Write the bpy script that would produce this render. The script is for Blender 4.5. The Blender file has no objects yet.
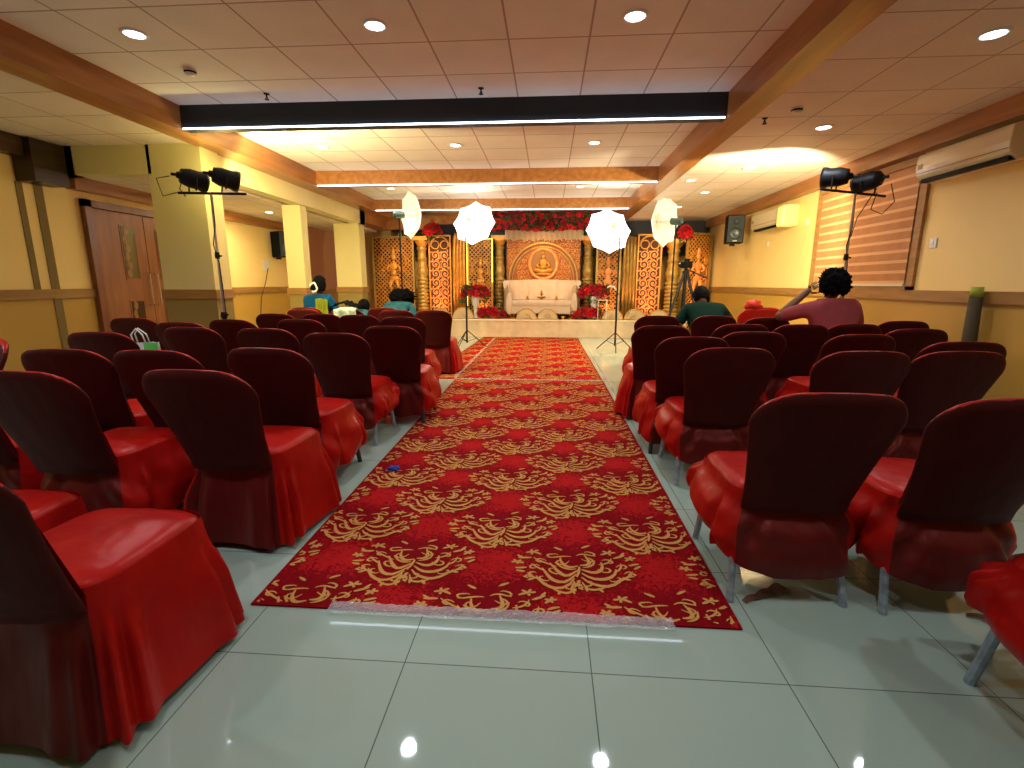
import bpy, bmesh, math, random
from mathutils import Vector, Matrix, noise
random.seed(7)
PI = math.pi
col = bpy.context.scene.collection
sin, cos = math.sin, math.cos

# ------------------------------------------------------------------ materials
def mat(name, base=(.8,.8,.8), rough=.5, metal=0.0, emit=None, estr=0.0, spec=.5, alpha=1.0, trans=0.0, sheen=0.0,
        sheen_tint=None, noise_amt=0.0, noise_scale=8.0, bump=0.0, bump_scale=40.0, coat=0.0):
    m = bpy.data.materials.new(name); m.use_nodes = True
    nt = m.node_tree; b = nt.nodes['Principled BSDF']
    b.inputs['Base Color'].default_value = (*base, 1)
    b.inputs['Roughness'].default_value = rough
    b.inputs['Metallic'].default_value = metal
    b.inputs['Specular IOR Level'].default_value = spec
    b.inputs['Alpha'].default_value = alpha
    b.inputs['Transmission Weight'].default_value = trans
    b.inputs['Sheen Weight'].default_value = sheen
    b.inputs['Coat Weight'].default_value = coat
    if sheen_tint: b.inputs['Sheen Tint'].default_value = (*sheen_tint, 1)
    if emit: 
        b.inputs['Emission Color'].default_value = (*emit, 1); b.inputs['Emission Strength'].default_value = estr
    tc = None
    if noise_amt or bump:
        tc = nt.nodes.new('ShaderNodeTexCoord')
    if noise_amt:
        n = nt.nodes.new('ShaderNodeTexNoise'); n.inputs['Scale'].default_value = noise_scale; n.inputs['Detail'].default_value = 4
        nt.links.new(tc.outputs['Object'], n.inputs['Vector'])
        mx = nt.nodes.new('ShaderNodeMixRGB'); mx.blend_type = 'MULTIPLY'; mx.inputs[0].default_value = 1
        r = nt.nodes.new('ShaderNodeMapRange'); r.inputs[1].default_value = .3; r.inputs[2].default_value = .7
        r.inputs[3].default_value = 1 - noise_amt; r.inputs[4].default_value = 1 + noise_amt
        nt.links.new(n.outputs['Fac'], r.inputs[0]); mx.inputs[1].default_value = (*base, 1)
        nt.links.new(r.outputs[0], mx.inputs[2]); nt.links.new(mx.outputs[0], b.inputs['Base Color'])
    if bump:
        n2 = nt.nodes.new('ShaderNodeTexNoise'); n2.inputs['Scale'].default_value = bump_scale; n2.inputs['Detail'].default_value = 3
        nt.links.new(tc.outputs['Object'], n2.inputs['Vector'])
        bp = nt.nodes.new('ShaderNodeBump'); bp.inputs['Strength'].default_value = bump; bp.inputs['Distance'].default_value = .01
        nt.links.new(n2.outputs['Fac'], bp.inputs['Height']); nt.links.new(bp.outputs[0], b.inputs['Normal'])
    return m

def math_node(nt, op, a, b=None, c=None):
    n = nt.nodes.new('ShaderNodeMath'); n.operation = op
    for i, v in enumerate((a, b, c)):
        if v is None: continue
        if isinstance(v, (int, float)): n.inputs[i].default_value = v
        else: nt.links.new(v, n.inputs[i])
    return n.outputs[0]

def grid_mat(name, base, line, pitch, ox, oy, lw, rough, noise_amt, noise_scale, spec=.5, bump=.0, coat=0.0, pitch_y=None, speck=0.0):
    """tile grid on a horizontal plane, in object coordinates (objects sit at the origin)"""
    m = bpy.data.materials.new(name); m.use_nodes = True
    nt = m.node_tree; b = nt.nodes['Principled BSDF']; L = nt.links
    tc = nt.nodes.new('ShaderNodeTexCoord'); sp = nt.nodes.new('ShaderNodeSeparateXYZ')
    L.new(tc.outputs['Object'], sp.inputs[0])
    fs, ids = [], []
    for k, (o, p) in enumerate(((ox, pitch), (oy, pitch_y or pitch))):
        u = math_node(nt, 'DIVIDE', math_node(nt, 'SUBTRACT', sp.outputs[k], o), p)
        f = math_node(nt, 'FRACT', u); ids.append(math_node(nt, 'FLOOR', u))
        d = math_node(nt, 'MINIMUM', f, math_node(nt, 'SUBTRACT', 1.0, f))
        fs.append(math_node(nt, 'LESS_THAN', d, lw / p / 2))
    ln = math_node(nt, 'MAXIMUM', fs[0], fs[1])
    cmb = nt.nodes.new('ShaderNodeCombineXYZ'); L.new(ids[0], cmb.inputs[0]); L.new(ids[1], cmb.inputs[1])
    wn = nt.nodes.new('ShaderNodeTexWhiteNoise'); L.new(cmb.outputs[0], wn.inputs['Vector'])
    n = nt.nodes.new('ShaderNodeTexNoise'); n.inputs['Scale'].default_value = noise_scale; n.inputs['Detail'].default_value = 6
    L.new(tc.outputs['Object'], n.inputs['Vector'])
    n3 = nt.nodes.new('ShaderNodeTexNoise'); n3.inputs['Scale'].default_value = 90; n3.inputs['Detail'].default_value = 2
    L.new(tc.outputs['Object'], n3.inputs['Vector'])
    v = math_node(nt, 'MULTIPLY_ADD', math_node(nt, 'SUBTRACT', n.outputs['Fac'], .5), noise_amt * 2, 1.0)
    v = math_node(nt, 'MULTIPLY_ADD', math_node(nt, 'SUBTRACT', wn.outputs['Value'], .5), .07, v)
    v = math_node(nt, 'MULTIPLY_ADD', math_node(nt, 'SUBTRACT', n3.outputs['Fac'], .5), speck, v)
    mul = nt.nodes.new('ShaderNodeMixRGB'); mul.blend_type = 'MULTIPLY'; mul.inputs[0].default_value = 1
    mul.inputs[1].default_value = (*base, 1); L.new(v, mul.inputs[2])
    mx = nt.nodes.new('ShaderNodeMixRGB'); L.new(ln, mx.inputs[0]); L.new(mul.outputs[0], mx.inputs[1]); mx.inputs[2].default_value = (*line, 1)
    L.new(mx.outputs[0], b.inputs['Base Color'])
    b.inputs['Roughness'].default_value = rough; b.inputs['Specular IOR Level'].default_value = spec
    b.inputs['Coat Weight'].default_value = coat; b.inputs['Coat Roughness'].default_value = .02
    if bump:
        bp = nt.nodes.new('ShaderNodeBump'); bp.inputs['Strength'].default_value = bump; bp.inputs['Distance'].default_value = .004
        L.new(math_node(nt, 'SUBTRACT', n3.outputs['Fac'], ln), bp.inputs['Height']); L.new(bp.outputs[0], b.inputs['Normal'])
    return m

def wall_mat(name, up=(.92,.68,.26), low=(.52,.30,.05), split=1.15):
    m = bpy.data.materials.new(name); m.use_nodes = True
    nt = m.node_tree; b = nt.nodes['Principled BSDF']; L = nt.links
    tc = nt.nodes.new('ShaderNodeTexCoord'); sp = nt.nodes.new('ShaderNodeSeparateXYZ'); L.new(tc.outputs['Object'], sp.inputs[0])
    n = nt.nodes.new('ShaderNodeTexNoise'); n.inputs['Scale'].default_value = 1.3; n.inputs['Detail'].default_value = 3
    L.new(tc.outputs['Object'], n.inputs['Vector'])
    f = math_node(nt, 'LESS_THAN', sp.outputs[2], split)
    mx = nt.nodes.new('ShaderNodeMixRGB'); L.new(f, mx.inputs[0]); mx.inputs[1].default_value = (*up, 1); mx.inputs[2].default_value = (*low, 1)
    mu = nt.nodes.new('ShaderNodeMixRGB'); mu.blend_type = 'MULTIPLY'; mu.inputs[0].default_value = 1; L.new(mx.outputs[0], mu.inputs[1])
    L.new(math_node(nt, 'MULTIPLY_ADD', n.outputs['Fac'], .16, .92), mu.inputs[2]); L.new(mu.outputs[0], b.inputs['Base Color'])
    b.inputs['Roughness'].default_value = .55
    return m

def wood_mat(name, c1, c2, scale=(1, 1, 12), rough=.35, spec=.4):
    m = bpy.data.materials.new(name); m.use_nodes = True
    nt = m.node_tree; b = nt.nodes['Principled BSDF']; L = nt.links
    tc = nt.nodes.new('ShaderNodeTexCoord'); mp = nt.nodes.new('ShaderNodeMapping'); mp.inputs['Scale'].default_value = scale
    L.new(tc.outputs['Object'], mp.inputs[0])
    n = nt.nodes.new('ShaderNodeTexNoise'); n.inputs['Scale'].default_value = 2.2; n.inputs['Detail'].default_value = 7; n.inputs['Distortion'].default_value = .6
    L.new(mp.outputs[0], n.inputs['Vector'])
    r = nt.nodes.new('ShaderNodeValToRGB'); r.color_ramp.elements[0].position = .35; r.color_ramp.elements[1].position = .68
    r.color_ramp.elements[0].color = (*c1, 1); r.color_ramp.elements[1].color = (*c2, 1)
    L.new(n.outputs['Fac'], r.inputs[0]); L.new(r.outputs[0], b.inputs['Base Color'])
    b.inputs['Roughness'].default_value = rough; b.inputs['Specular IOR Level'].default_value = spec
    return m

def satin_mat(name, base, dark, rough=.30, sheen=.25, spec=.8):
    m = bpy.data.materials.new(name); m.use_nodes = True
    nt = m.node_tree; b = nt.nodes['Principled BSDF']; L = nt.links
    tc = nt.nodes.new('ShaderNodeTexCoord')
    n = nt.nodes.new('ShaderNodeTexNoise'); n.inputs['Scale'].default_value = 5; n.inputs['Detail'].default_value = 3
    L.new(tc.outputs['Object'], n.inputs['Vector'])
    mx = nt.nodes.new('ShaderNodeMixRGB'); mx.inputs[1].default_value = (*dark, 1); mx.inputs[2].default_value = (*base, 1)
    r = nt.nodes.new('ShaderNodeMapRange'); r.inputs[1].default_value = .25; r.inputs[2].default_value = .75
    L.new(n.outputs['Fac'], r.inputs[0]); L.new(r.outputs[0], mx.inputs[0]); L.new(mx.outputs[0], b.inputs['Base Color'])
    b.inputs['Roughness'].default_value = rough; b.inputs['Specular IOR Level'].default_value = spec
    b.inputs['Specular Tint'].default_value = (1, .3, .25, 1)
    b.inputs['Sheen Weight'].default_value = sheen; b.inputs['Sheen Roughness'].default_value = .35
    b.inputs['Sheen Tint'].default_value = (1, .12, .12, 1)
    n2 = nt.nodes.new('ShaderNodeTexNoise'); n2.inputs['Scale'].default_value = 9; n2.inputs['Detail'].default_value = 2
    mp = nt.nodes.new('ShaderNodeMapping'); mp.inputs['Scale'].default_value = (1, 1, .35); L.new(tc.outputs['Object'], mp.inputs[0]); L.new(mp.outputs[0], n2.inputs['Vector'])
    bp = nt.nodes.new('ShaderNodeBump'); bp.inputs['Strength'].default_value = .5; bp.inputs['Distance'].default_value = .02
    L.new(n2.outputs['Fac'], bp.inputs['Height']); L.new(bp.outputs[0], b.inputs['Normal'])
    return m

M = {}
M['floor'] = grid_mat('floor_tile', (.39,.49,.415), (.13,.15,.13), .642, -1.118, 1.446, .004, .032, .06, 1.6, spec=.6)
M['ceil_c'] = grid_mat('ceiling_tile', (.84,.80,.70), (.46,.34,.26), .599, -3.326, 4.073, .015, .8, .10, 3, bump=.25, speck=.25)
M['ceil_r'] = grid_mat('ceiling_tile_side', (.80,.68,.57), (.46,.33,.24), .60, 2.48, 4.68, .014, .8, .10, 3, bump=.25, pitch_y=.625, speck=.25)
M['ceil_l'] = grid_mat('ceiling_tile_left', (.80,.69,.52), (.46,.34,.24), .60, -4.75, 4.24, .014, .8, .10, 3, bump=.25, pitch_y=.58, speck=.25)
M['wall'] = wall_mat('painted_wall')
M['arcade'] = wall_mat('painted_arcade', (.78,.69,.30), (.30,.22,.05))
M['rail'] = wood_mat('rail_wood', (.30,.15,.035), (.42,.22,.06), (1, 1, 8), .5)
M['beamwood'] = wood_mat('beam_wood', (.29,.115,.03), (.44,.19,.055), (6, .5, 6), .28)
M['doorwood'] = wood_mat('door_wood', (.25,.09,.03), (.38,.15,.055), (6, 6, .7), .4)
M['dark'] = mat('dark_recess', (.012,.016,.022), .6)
M['led'] = mat('led_strip', (1,1,1), .5, emit=(.72,.84,1), estr=5)
M['lamp'] = mat('downlight_glow', (1,1,1), .5, emit=(.80,.90,1), estr=13)
M['lampw'] = mat('downlight_glow_warm', (1,1,1), .5, emit=(1,.93,.8), estr=10)
M['white'] = mat('white_plastic', (.75,.73,.68), .4)
M['cream'] = mat('cream_plastic', (.72,.62,.42), .35, coat=.3)
M['black'] = mat('black_metal', (.008,.009,.011), .5, spec=.25)
M['blackp'] = mat('black_plastic', (.014,.016,.02), .55)
M['steel'] = mat('steel', (.55,.55,.56), .28, metal=.9)
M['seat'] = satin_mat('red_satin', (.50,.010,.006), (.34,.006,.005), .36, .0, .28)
M['back'] = satin_mat('shaded_maroon_satin', (.060,.0085,.007), (.045,.007,.006), .6, .06, .2)  # rear of the backs kept darker, their unlit side put into the colour
M['leg'] = mat('grey_leg', (.30,.36,.42), .4, metal=.3, noise_amt=.3, noise_scale=30)
M['legd'] = mat('dark_leg', (.035,.035,.04), .4, metal=.3)
M['gold'] = mat('carved_gold', (.66,.30,.05), .45, metal=.3, noise_amt=.25, noise_scale=9)
M['gold2'] = mat('pale_gold', (.42,.26,.06), .42, metal=.4, noise_amt=.2, noise_scale=12)
M['goldhot'] = mat('uplit_gold', (.86,.34,.10), .45, metal=.2, noise_amt=.25, noise_scale=10)  # gold with the orange glow of the uplights in its colour
M['lattback'] = mat('dark_backing', (.075,.022,.010), .7)
M['cenback'] = mat('copper_backing', (.34,.09,.02), .6, noise_amt=.3, noise_scale=14)
M['tube'] = mat('yellow_tube', (1,.8,.1), .4, emit=(1,.75,.05), estr=1.3)
M['sofa'] = mat('cream_leather', (.56,.42,.29), .4, noise_amt=.06)
M['brass'] = mat('brass', (.42,.19,.03), .32, metal=.95)
M['creamcloth'] = mat('cream_cloth', (.60,.47,.27), .7)
M['goldtrim'] = mat('gold_trim', (.72,.40,.08), .35, metal=.6)
M['stagecloth'] = mat('stage_cloth', (.62,.48,.30), .6, noise_amt=.12, noise_scale=4)
M['rose'] = mat('red_rose', (.62,.012,.020), .5)
M['rose2'] = mat('crimson_rose', (.40,.012,.03), .5)
M['leaf'] = mat('leaf_green', (.05,.12,.025), .5)
M['string'] = mat('ivory_string', (.85,.70,.42), .5)
M['umb'] = mat('umbrella_bright', (1,1,1), .6, emit=(1,.985,.95), estr=2.6)
M['umbdim'] = mat('umbrella_cream', (.85,.80,.62), .7, emit=(1,.88,.62), estr=.42)
M['umbspot'] = mat('umbrella_core', (.8,.7,.55), .7, emit=(.9,.72,.5), estr=.25)
M['flash'] = mat('flash_grey', (.045,.085,.085), .35)
M['skin'] = mat('skin_brown', (.20,.09,.045), .5)
M['hair'] = mat('black_hair', (.004,.004,.005), .9, spec=.15, bump=.5, bump_scale=60)
M['pink'] = mat('pink_shirt', (.36,.075,.085), .8, noise_amt=.15, noise_scale=7)
M['green'] = mat('green_shirt', (.006,.038,.028), .8, noise_amt=.15)
M['blue'] = mat('blue_silk', (.004,.07,.17), .45, noise_amt=.3, noise_scale=10)
M['lime'] = mat('lime_silk', (.20,.25,.02), .5, noise_amt=.2)
M['teal'] = mat('teal_cloth', (.025,.12,.16), .6, noise_amt=.3, noise_scale=14)
M['denim'] = mat('dark_trousers', (.02,.025,.04), .8)
M['jasmine'] = mat('jasmine_white', (.85,.85,.75), .6)
M['mint'] = mat('mint_print_cloth', (.40,.56,.46), .7, noise_amt=.35, noise_scale=22)
M['redcloth'] = mat('bright_red_cloth', (.80,.035,.015), .55)
M['bagw'] = mat('bag_white', (.75,.78,.72), .5)
M['bagg'] = mat('bag_green', (.10,.62,.10), .5)
M['glass'] = mat('dark_glass', (.06,.04,.02), .08, spec=.8)
M['tape'] = mat('clear_tape', (.9,.9,.9), .12, spec=1, alpha=.35, bump=.6, bump_scale=60)
M['wrap'] = mat('crinkled_wrap', (.85,.88,.9), .12, spec=1, alpha=.33, bump=1, bump_scale=45)
M['ribbon'] = mat('brown_ribbon', (.10,.035,.02), .6)
M['bluep'] = mat('blue_foil', (.02,.05,.45), .3)
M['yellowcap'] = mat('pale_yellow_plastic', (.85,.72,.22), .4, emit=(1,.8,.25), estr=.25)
M['wallshadow'] = mat('wall_shadow_olive', (.06,.042,.015), .8)
M['greenlight'] = mat('green_light_patch', (.35,.42,.03), .6)

for k_ in ('pink', 'green', 'blue', 'teal', 'denim', 'hair', 'blackp', 'lime'):
    M[k_].node_tree.nodes['Principled BSDF'].inputs['Specular IOR Level'].default_value = .08
M['blackp'].node_tree.nodes['Principled BSDF'].inputs['Base Color'].default_value = (.006,.008,.010,1)

# ------------------------------------------------------------------ mesh builder
class MB:
    def __init__(s): s.v = []; s.f = []; s.m = []; s.cur = 0
    def add(s, vs, fs):
        b = len(s.v); s.v += [tuple(v) for v in vs]; s.f += [tuple(i + b for i in f) for f in fs]; s.m += [s.cur] * len(fs); return s
    def box(s, x0, x1, y0, y1, z0, z1):
        v = [(x0,y0,z0),(x1,y0,z0),(x1,y1,z0),(x0,y1,z0),(x0,y0,z1),(x1,y0,z1),(x1,y1,z1),(x0,y1,z1)]
        return s.add(v, [(0,3,2,1),(4,5,6,7),(0,1,5,4),(1,2,6,5),(2,3,7,6),(3,0,4,7)])
    def tube(s, pts, r, n=8, cap=True, closed=False, flat=None):
        pts = [Vector(p) for p in pts]; N = len(pts); rs = r if isinstance(r, (list, tuple)) else [r] * N
        vs, fs = [], []; up = None
        for i, p in enumerate(pts):
            if closed: t = pts[(i+1) % N] - pts[i-1]
            else: t = pts[min(i+1, N-1)] - pts[max(i-1, 0)]
            t = t.normalized() if t.length > 1e-9 else Vector((0,0,1))
            if up is None:
                up = Vector((0,0,1)) if abs(t.z) < .9 else Vector((0,1,0))
            a = t.cross(up); 
            if a.length < 1e-6: a = t.cross(Vector((1,0,0)))
            a.normalize(); b = a.cross(t).normalized(); up = b
            for k in range(n):
                an = 2*PI*k/n; vs.append(p + a*cos(an)*rs[i] + b*sin(an)*rs[i]*(flat or 1))
        for i in range(N if closed else N-1):
            for k in range(n):
                j = (i+1) % N; fs.append((i*n+k, i*n+(k+1)%n, j*n+(k+1)%n, j*n+k))
        if cap and not closed: fs += [tuple(range(n))[::-1], tuple((N-1)*n+k for k in range(n))]
        return s.add(vs, fs)
    def lathe(s, prof, n=20, c=(0,0,0), axis='z', a0=0, a1=2*PI):
        full = abs(a1 - a0 - 2*PI) < 1e-6; cnt = n if full else n+1
        vs, fs = [], []
        for r, z in prof:
            for k in range(cnt):
                a = a0 + (a1-a0)*k/n; x, y = r*cos(a), r*sin(a)
                p = (x, y, z) if axis == 'z' else ((x, z, y) if axis == 'y' else (z, x, y))
                vs.append((p[0]+c[0], p[1]+c[1], p[2]+c[2]))
        for i in range(len(prof)-1):
            for k in range(n):
                k2 = (k+1) % cnt; fs.append((i*cnt+k, i*cnt+k2, (i+1)*cnt+k2, (i+1)*cnt+k))
        return s.add(vs, fs)
    def ell(s, c, r, n=12, m=8, wob=0.0, seed=0):
        vs, fs = [], []
        for i in range(m+1):
            th = PI*i/m
            for k in range(n):
                a = 2*PI*k/n; d = Vector((sin(th)*cos(a), sin(th)*sin(a), cos(th)))
                w = 1 + (wob*noise.noise(d*2.5+Vector((seed,seed*1.7,0))) if wob else 0)
                vs.append((c[0]+d.x*r[0]*w, c[1]+d.y*r[1]*w, c[2]+d.z*r[2]*w))
        for i in range(m):
            for k in range(n): fs.append((i*n+k, i*n+(k+1)%n, (i+1)*n+(k+1)%n, (i+1)*n+k))
        return s.add(vs, fs)
    def strip(s, pts, w, h, y=0.0):
        """raised ribbon in the XZ plane along 2D pts with widths w, protruding to -y by h"""
        N = len(pts); ws = w if isinstance(w, (list, tuple)) else [w]*N; vs, fs = [], []
        for i, (x, z) in enumerate(pts):
            x0, z0 = pts[max(i-1,0)]; x1, z1 = pts[min(i+1,N-1)]
            t = Vector((x1-x0, z1-z0)); t = t.normalized() if t.length > 1e-9 else Vector((1,0)); nx, nz = -t.y, t.x; a = ws[i]/2
            vs += [(x+nx*a, y, z+nz*a), (x+nx*a*.5, y-h, z+nz*a*.5), (x-nx*a*.5, y-h, z-nz*a*.5), (x-nx*a, y, z-nz*a)]
        for i in range(N-1):
            for k in range(3): fs.append((i*4+k, i*4+k+1, (i+1)*4+k+1, (i+1)*4+k))
        fs += [(0,1,2,3), tuple((N-1)*4+k for k in (3,2,1,0))]
        return s.add(vs, fs)
    def grid(s, fn, nu, nv):
        vs = [fn(i/nu, j/nv) for j in range(nv+1) for i in range(nu+1)]
        fs = [(j*(nu+1)+i, j*(nu+1)+i+1, (j+1)*(nu+1)+i+1, (j+1)*(nu+1)+i) for j in range(nv) for i in range(nu)]
        return s.add(vs, fs)
    def build(s, name, m, parent=None, smooth=False, loc=None, rot=None, recalc=True):
        me = bpy.data.meshes.new(name); me.from_pydata(s.v, [], s.f)
        for mm in (m if isinstance(m, (list, tuple)) else [m]): me.materials.append(mm)
        if any(s.m):
            for p, i in zip(me.polygons, s.m): p.material_index = i
        if recalc:
            b = bmesh.new(); b.from_mesh(me); bmesh.ops.recalc_face_normals(b, faces=b.faces); b.to_mesh(me); b.free()
        if smooth:
            for p in me.polygons: p.use_smooth = True
        o = bpy.data.objects.new(name, me); col.objects.link(o)
        if parent: o.parent = parent
        if loc: o.location = loc
        if rot: o.rotation_euler = rot
        return o

def bevel(o, w=.01, seg=2):
    md = o.modifiers.new('b', 'BEVEL'); md.width = w; md.segments = seg; md.limit_method = 'ANGLE'; return o
def empty(name, label, cat, loc=(0,0,0), rz=0.0, group=None):
    o = bpy.data.objects.new(name, None); col.objects.link(o); o.empty_display_size = .1
    o.location = loc; o.rotation_euler = (0,0,rz); return tag(o, label, cat, group)
def tag(o, label, cat, group=None):
    o['label'] = label; o['category'] = cat
    if group: o['group'] = group
    return o
def struct(o): o['kind'] = 'structure'; return o
def copy_tree(o, parent=None):
    c = o.copy(); col.objects.link(c)
    if parent: c.parent = parent
    for ch in list(o.children): copy_tree(ch, c)
    return c
def spiral(cx, cz, r0, r1, a0, a1, n=14):
    return [(cx + (r0+(r1-r0)*i/n)*cos(a0+(a1-a0)*i/n), cz + (r0+(r1-r0)*i/n)*sin(a0+(a1-a0)*i/n)) for i in range(n+1)]
def arc(cx, cz, r, a0, a1, n=20): return spiral(cx, cz, r, r, a0, a1, n)

# ------------------------------------------------------------------ room shell
XL, XR, HC, HS, HB, HA = -5.95, 4.05, 3.067, 2.86, 2.83, 2.57
XB0, XB1, XC0, XC1 = -4.08, -3.80, 1.66, 1.90    # the two long beams
YN, YB = -2.6, 13.6
struct(MB().box(XL-.2, XR+.2, YN-.2, YB+.2, -.1, 0).build('floor', M['floor']))
struct(MB().box(XB1-.03, XC0+.03, YN, YB, HC, HC+.08).build('ceiling', M['ceil_c']))
struct(MB().box(XC1-.03, XR, YN, YB, HS, HS+.29).build('ceiling_right', M['ceil_r']))
struct(MB().box(XL, XB0+.03, YN, 5.82, HS, HS+.29).build('ceiling_left', M['ceil_l']))
struct(MB().box(XL, -4.45, 5.95, YB, HA, HA+.05).build('ceiling_aisle', M['ceil_l']))
struct(MB().box(XR, XR+.15, YN, YB, 0, 3.2).build('wall_right', M['wall']))
struct(MB().box(XL-.15, XL, YN, YB, 0, 3.2).build('wall_left', M['wall']))
struct(MB().box(XL, XR, YN-.15, YN, 0, 3.2).build('wall_near', M['wall']))
wb = struct(MB().box(XL, XR, YB, YB+.15, 0, 3.2).build('wall_back', M['wall']))
# the dark recess above the stage panels
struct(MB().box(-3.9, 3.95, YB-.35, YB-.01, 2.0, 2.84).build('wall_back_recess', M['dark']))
# arcade between hall and side aisle
ar = MB()
ar.box(-4.70, -4.04, 5.80, 6.12, 0, HS)                       # first pillar
ar.box(XL, -4.66, 5.80, 5.98, 2.54, HS)                       # fascia over the front opening
ar.box(XL, -5.62, 5.80, 5.98, 2.54, HS)
ar.box(-4.30, -4.08, 6.12, 11.1, 2.56, HS)                    # fascia along the hall
ar.box(-4.45, -4.14, 8.28, 8.50, 0, 2.56)                     # second pillar
ar.box(-4.68, -4.12, 10.80, 11.12, 0, 2.56)                   # third pillar
ar.box(-4.30, -4.08, 10.80, 11.12, 2.56, HS)
struct(ar.build('wall_arcade', M['arcade']))
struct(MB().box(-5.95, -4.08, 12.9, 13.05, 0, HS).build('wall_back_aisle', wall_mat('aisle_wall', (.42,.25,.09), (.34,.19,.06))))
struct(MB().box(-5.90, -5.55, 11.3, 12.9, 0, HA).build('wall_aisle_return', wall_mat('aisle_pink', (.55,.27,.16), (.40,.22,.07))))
# long beams with cross beams between them
struct(MB().box(XB0, XB1, YN, 12.95, HB, HC+.05).build('beam_left', M['beamwood']))
struct(MB().box(XC0, XC1, YN, 12.95, HB, HC+.05).build('beam_right', M['beamwood']))
for i, y in enumerate((5.22, 8.22, 10.98)):
    struct(MB().box(XB1, XC0, y, y+.14, HB+.012, HC+.05).build('beam_cross_%d' % (i+1), [M['dark'] if i == 0 else M['beamwood']]))
    tag(MB().box(XB1+.02, XC0-.02, y-.016, y-.002, HB+.004, HB+.017).build('led_strip', M['led']),
        ('white led light strip along the nearest dark ceiling cross beam', 'white led light strip along the middle wooden ceiling cross beam',
         'white led light strip along the farthest ceiling cross beam')[i], 'light strip', 'led strips on the cross beams')
struct(MB().box(XB1, XC0, 13.0, 13.3, HB-.05, HC+.05).build('beam_cross_4', M['beamwood']))
# cornices, rails and wall shadow strips
def trim(n, b, m): return struct(b.build('trim_%d' % n, m))
trim(1, MB().box(XR-.15, XR+.001, YN, 13.2, 2.68, HS+.01), M['beamwood'])
trim(2, MB().box(XL-.001, XL+.14, 5.98, 12.9, 2.42, HA+.01), M['beamwood'])
trim(3, MB().box(XL-.001, XL+.16, YN, 5.80, 2.66, HS+.01), wood_mat('shaded_cornice', (.05,.022,.008), (.09,.04,.015)))  # cornice stretch in shade, given a darker wood colour
trim(4, MB().box(XL, XL+.24, 5.40, 5.80, 2.40, 2.85), wood_mat('shaded_cornice2', (.03,.018,.008), (.06,.03,.012)))  # block in shadow, the shade put into its wood colour
trim(5, MB().box(XR-.03, XR+.001, YN, 13.2, 1.12, 1.23), M['rail'])
trim(6, MB().box(XL-.001, XL+.03, YN, 6.13, 1.10, 1.21), M['rail'])
trim(7, MB().box(XL-.001, XL+.03, 7.98, 11.3, 1.10, 1.21), M['rail'])
rr = MB()
for x0, x1, y0, y1 in ((-4.70,-4.04,5.80,6.12), (-4.45,-4.14,8.28,8.50), (-4.68,-4.12,10.80,11.12)): rr.box(x0-.02, x1+.02, y0-.02, y1+.02, 1.10, 1.21)
trim(8, rr, M['rail'])
trim(9, MB().box(-4.08, -3.0, 12.6, 12.9, 2.62, HS+.01).box(-4.6, -4.08, 11.12, 12.9, 2.62, HS+.01), M['beamwood'])
trim(10, MB().box(XR-.012, XR+.001, YN, 13.2, 0, .09).box(XL-.001, XL+.012, YN, 6.13, 0, .09), M['rail'])
trim(11, MB().box(XL-.001, XL+.012, 5.38, 5.45, 1.21, 2.40).box(XL-.001, XL+.012, 5.58, 5.68, 0, 2.40), mat('shadow_strip', (.20,.13,.03), .7))  # two cast shadow bands on the left wall, built as dark strips

# ------------------------------------------------------------------ double door on the left wall
def d_box(x0, x1, y0, y1, z0, z1): return MB().box(x0, x1, y0, y1, z0, z1)
dr = struct(MB().box(XL+.002, XL+.07, 6.13, 6.23, 0, 2.33).box(XL+.002, XL+.07, 7.88, 7.98, 0, 2.33).box(XL+.002, XL+.07, 6.13, 7.98, 2.24, 2.33).build('door_1', wood_mat('door_frame', (.18,.06,.02), (.25,.09,.035), (6,6,.7))))
for y0, y1, hy, sgn in ((6.23, 7.055, 6.98, -1), (7.06, 7.88, 7.13, 1)):
    lf = d_box(XL+.004, XL+.045, y0+.004, y1-.004, .01, 2.23).build('door_leaf', M['doorwood'], dr)
    gy0, gy1 = (6.64, 6.86) if sgn < 0 else (7.27, 7.49)
    for z0, z1 in ((.30, 1.03), (1.35, 2.05)):
        d_box(XL+.045, XL+.052, gy0-.02, gy1+.02, z0-.02, z1+.02).build('pane_border', M['doorwood'], lf)
        d_box(XL+.052, XL+.056, gy0, gy1, z0, z1).build('door_glass', M['glass'], lf)
        mo = MB()
        for k in range(6):
            zc = z0 + (z1-z0)*(k+.5)/6; mo.ell((XL+.057, gy0+.05+.02*(k % 2), zc), (.003, .035, .065), 8, 6, .5, k)
        mo.build('etched_pattern', mat('amber_etch', (.30,.13,.04), .4), lf)
    MB().tube([(XL+.045,hy,.98),(XL+.10,hy,.98),(XL+.10,hy,1.42),(XL+.045,hy,1.42)], .011, 8).build('door_handle', M['steel'], lf)
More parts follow.
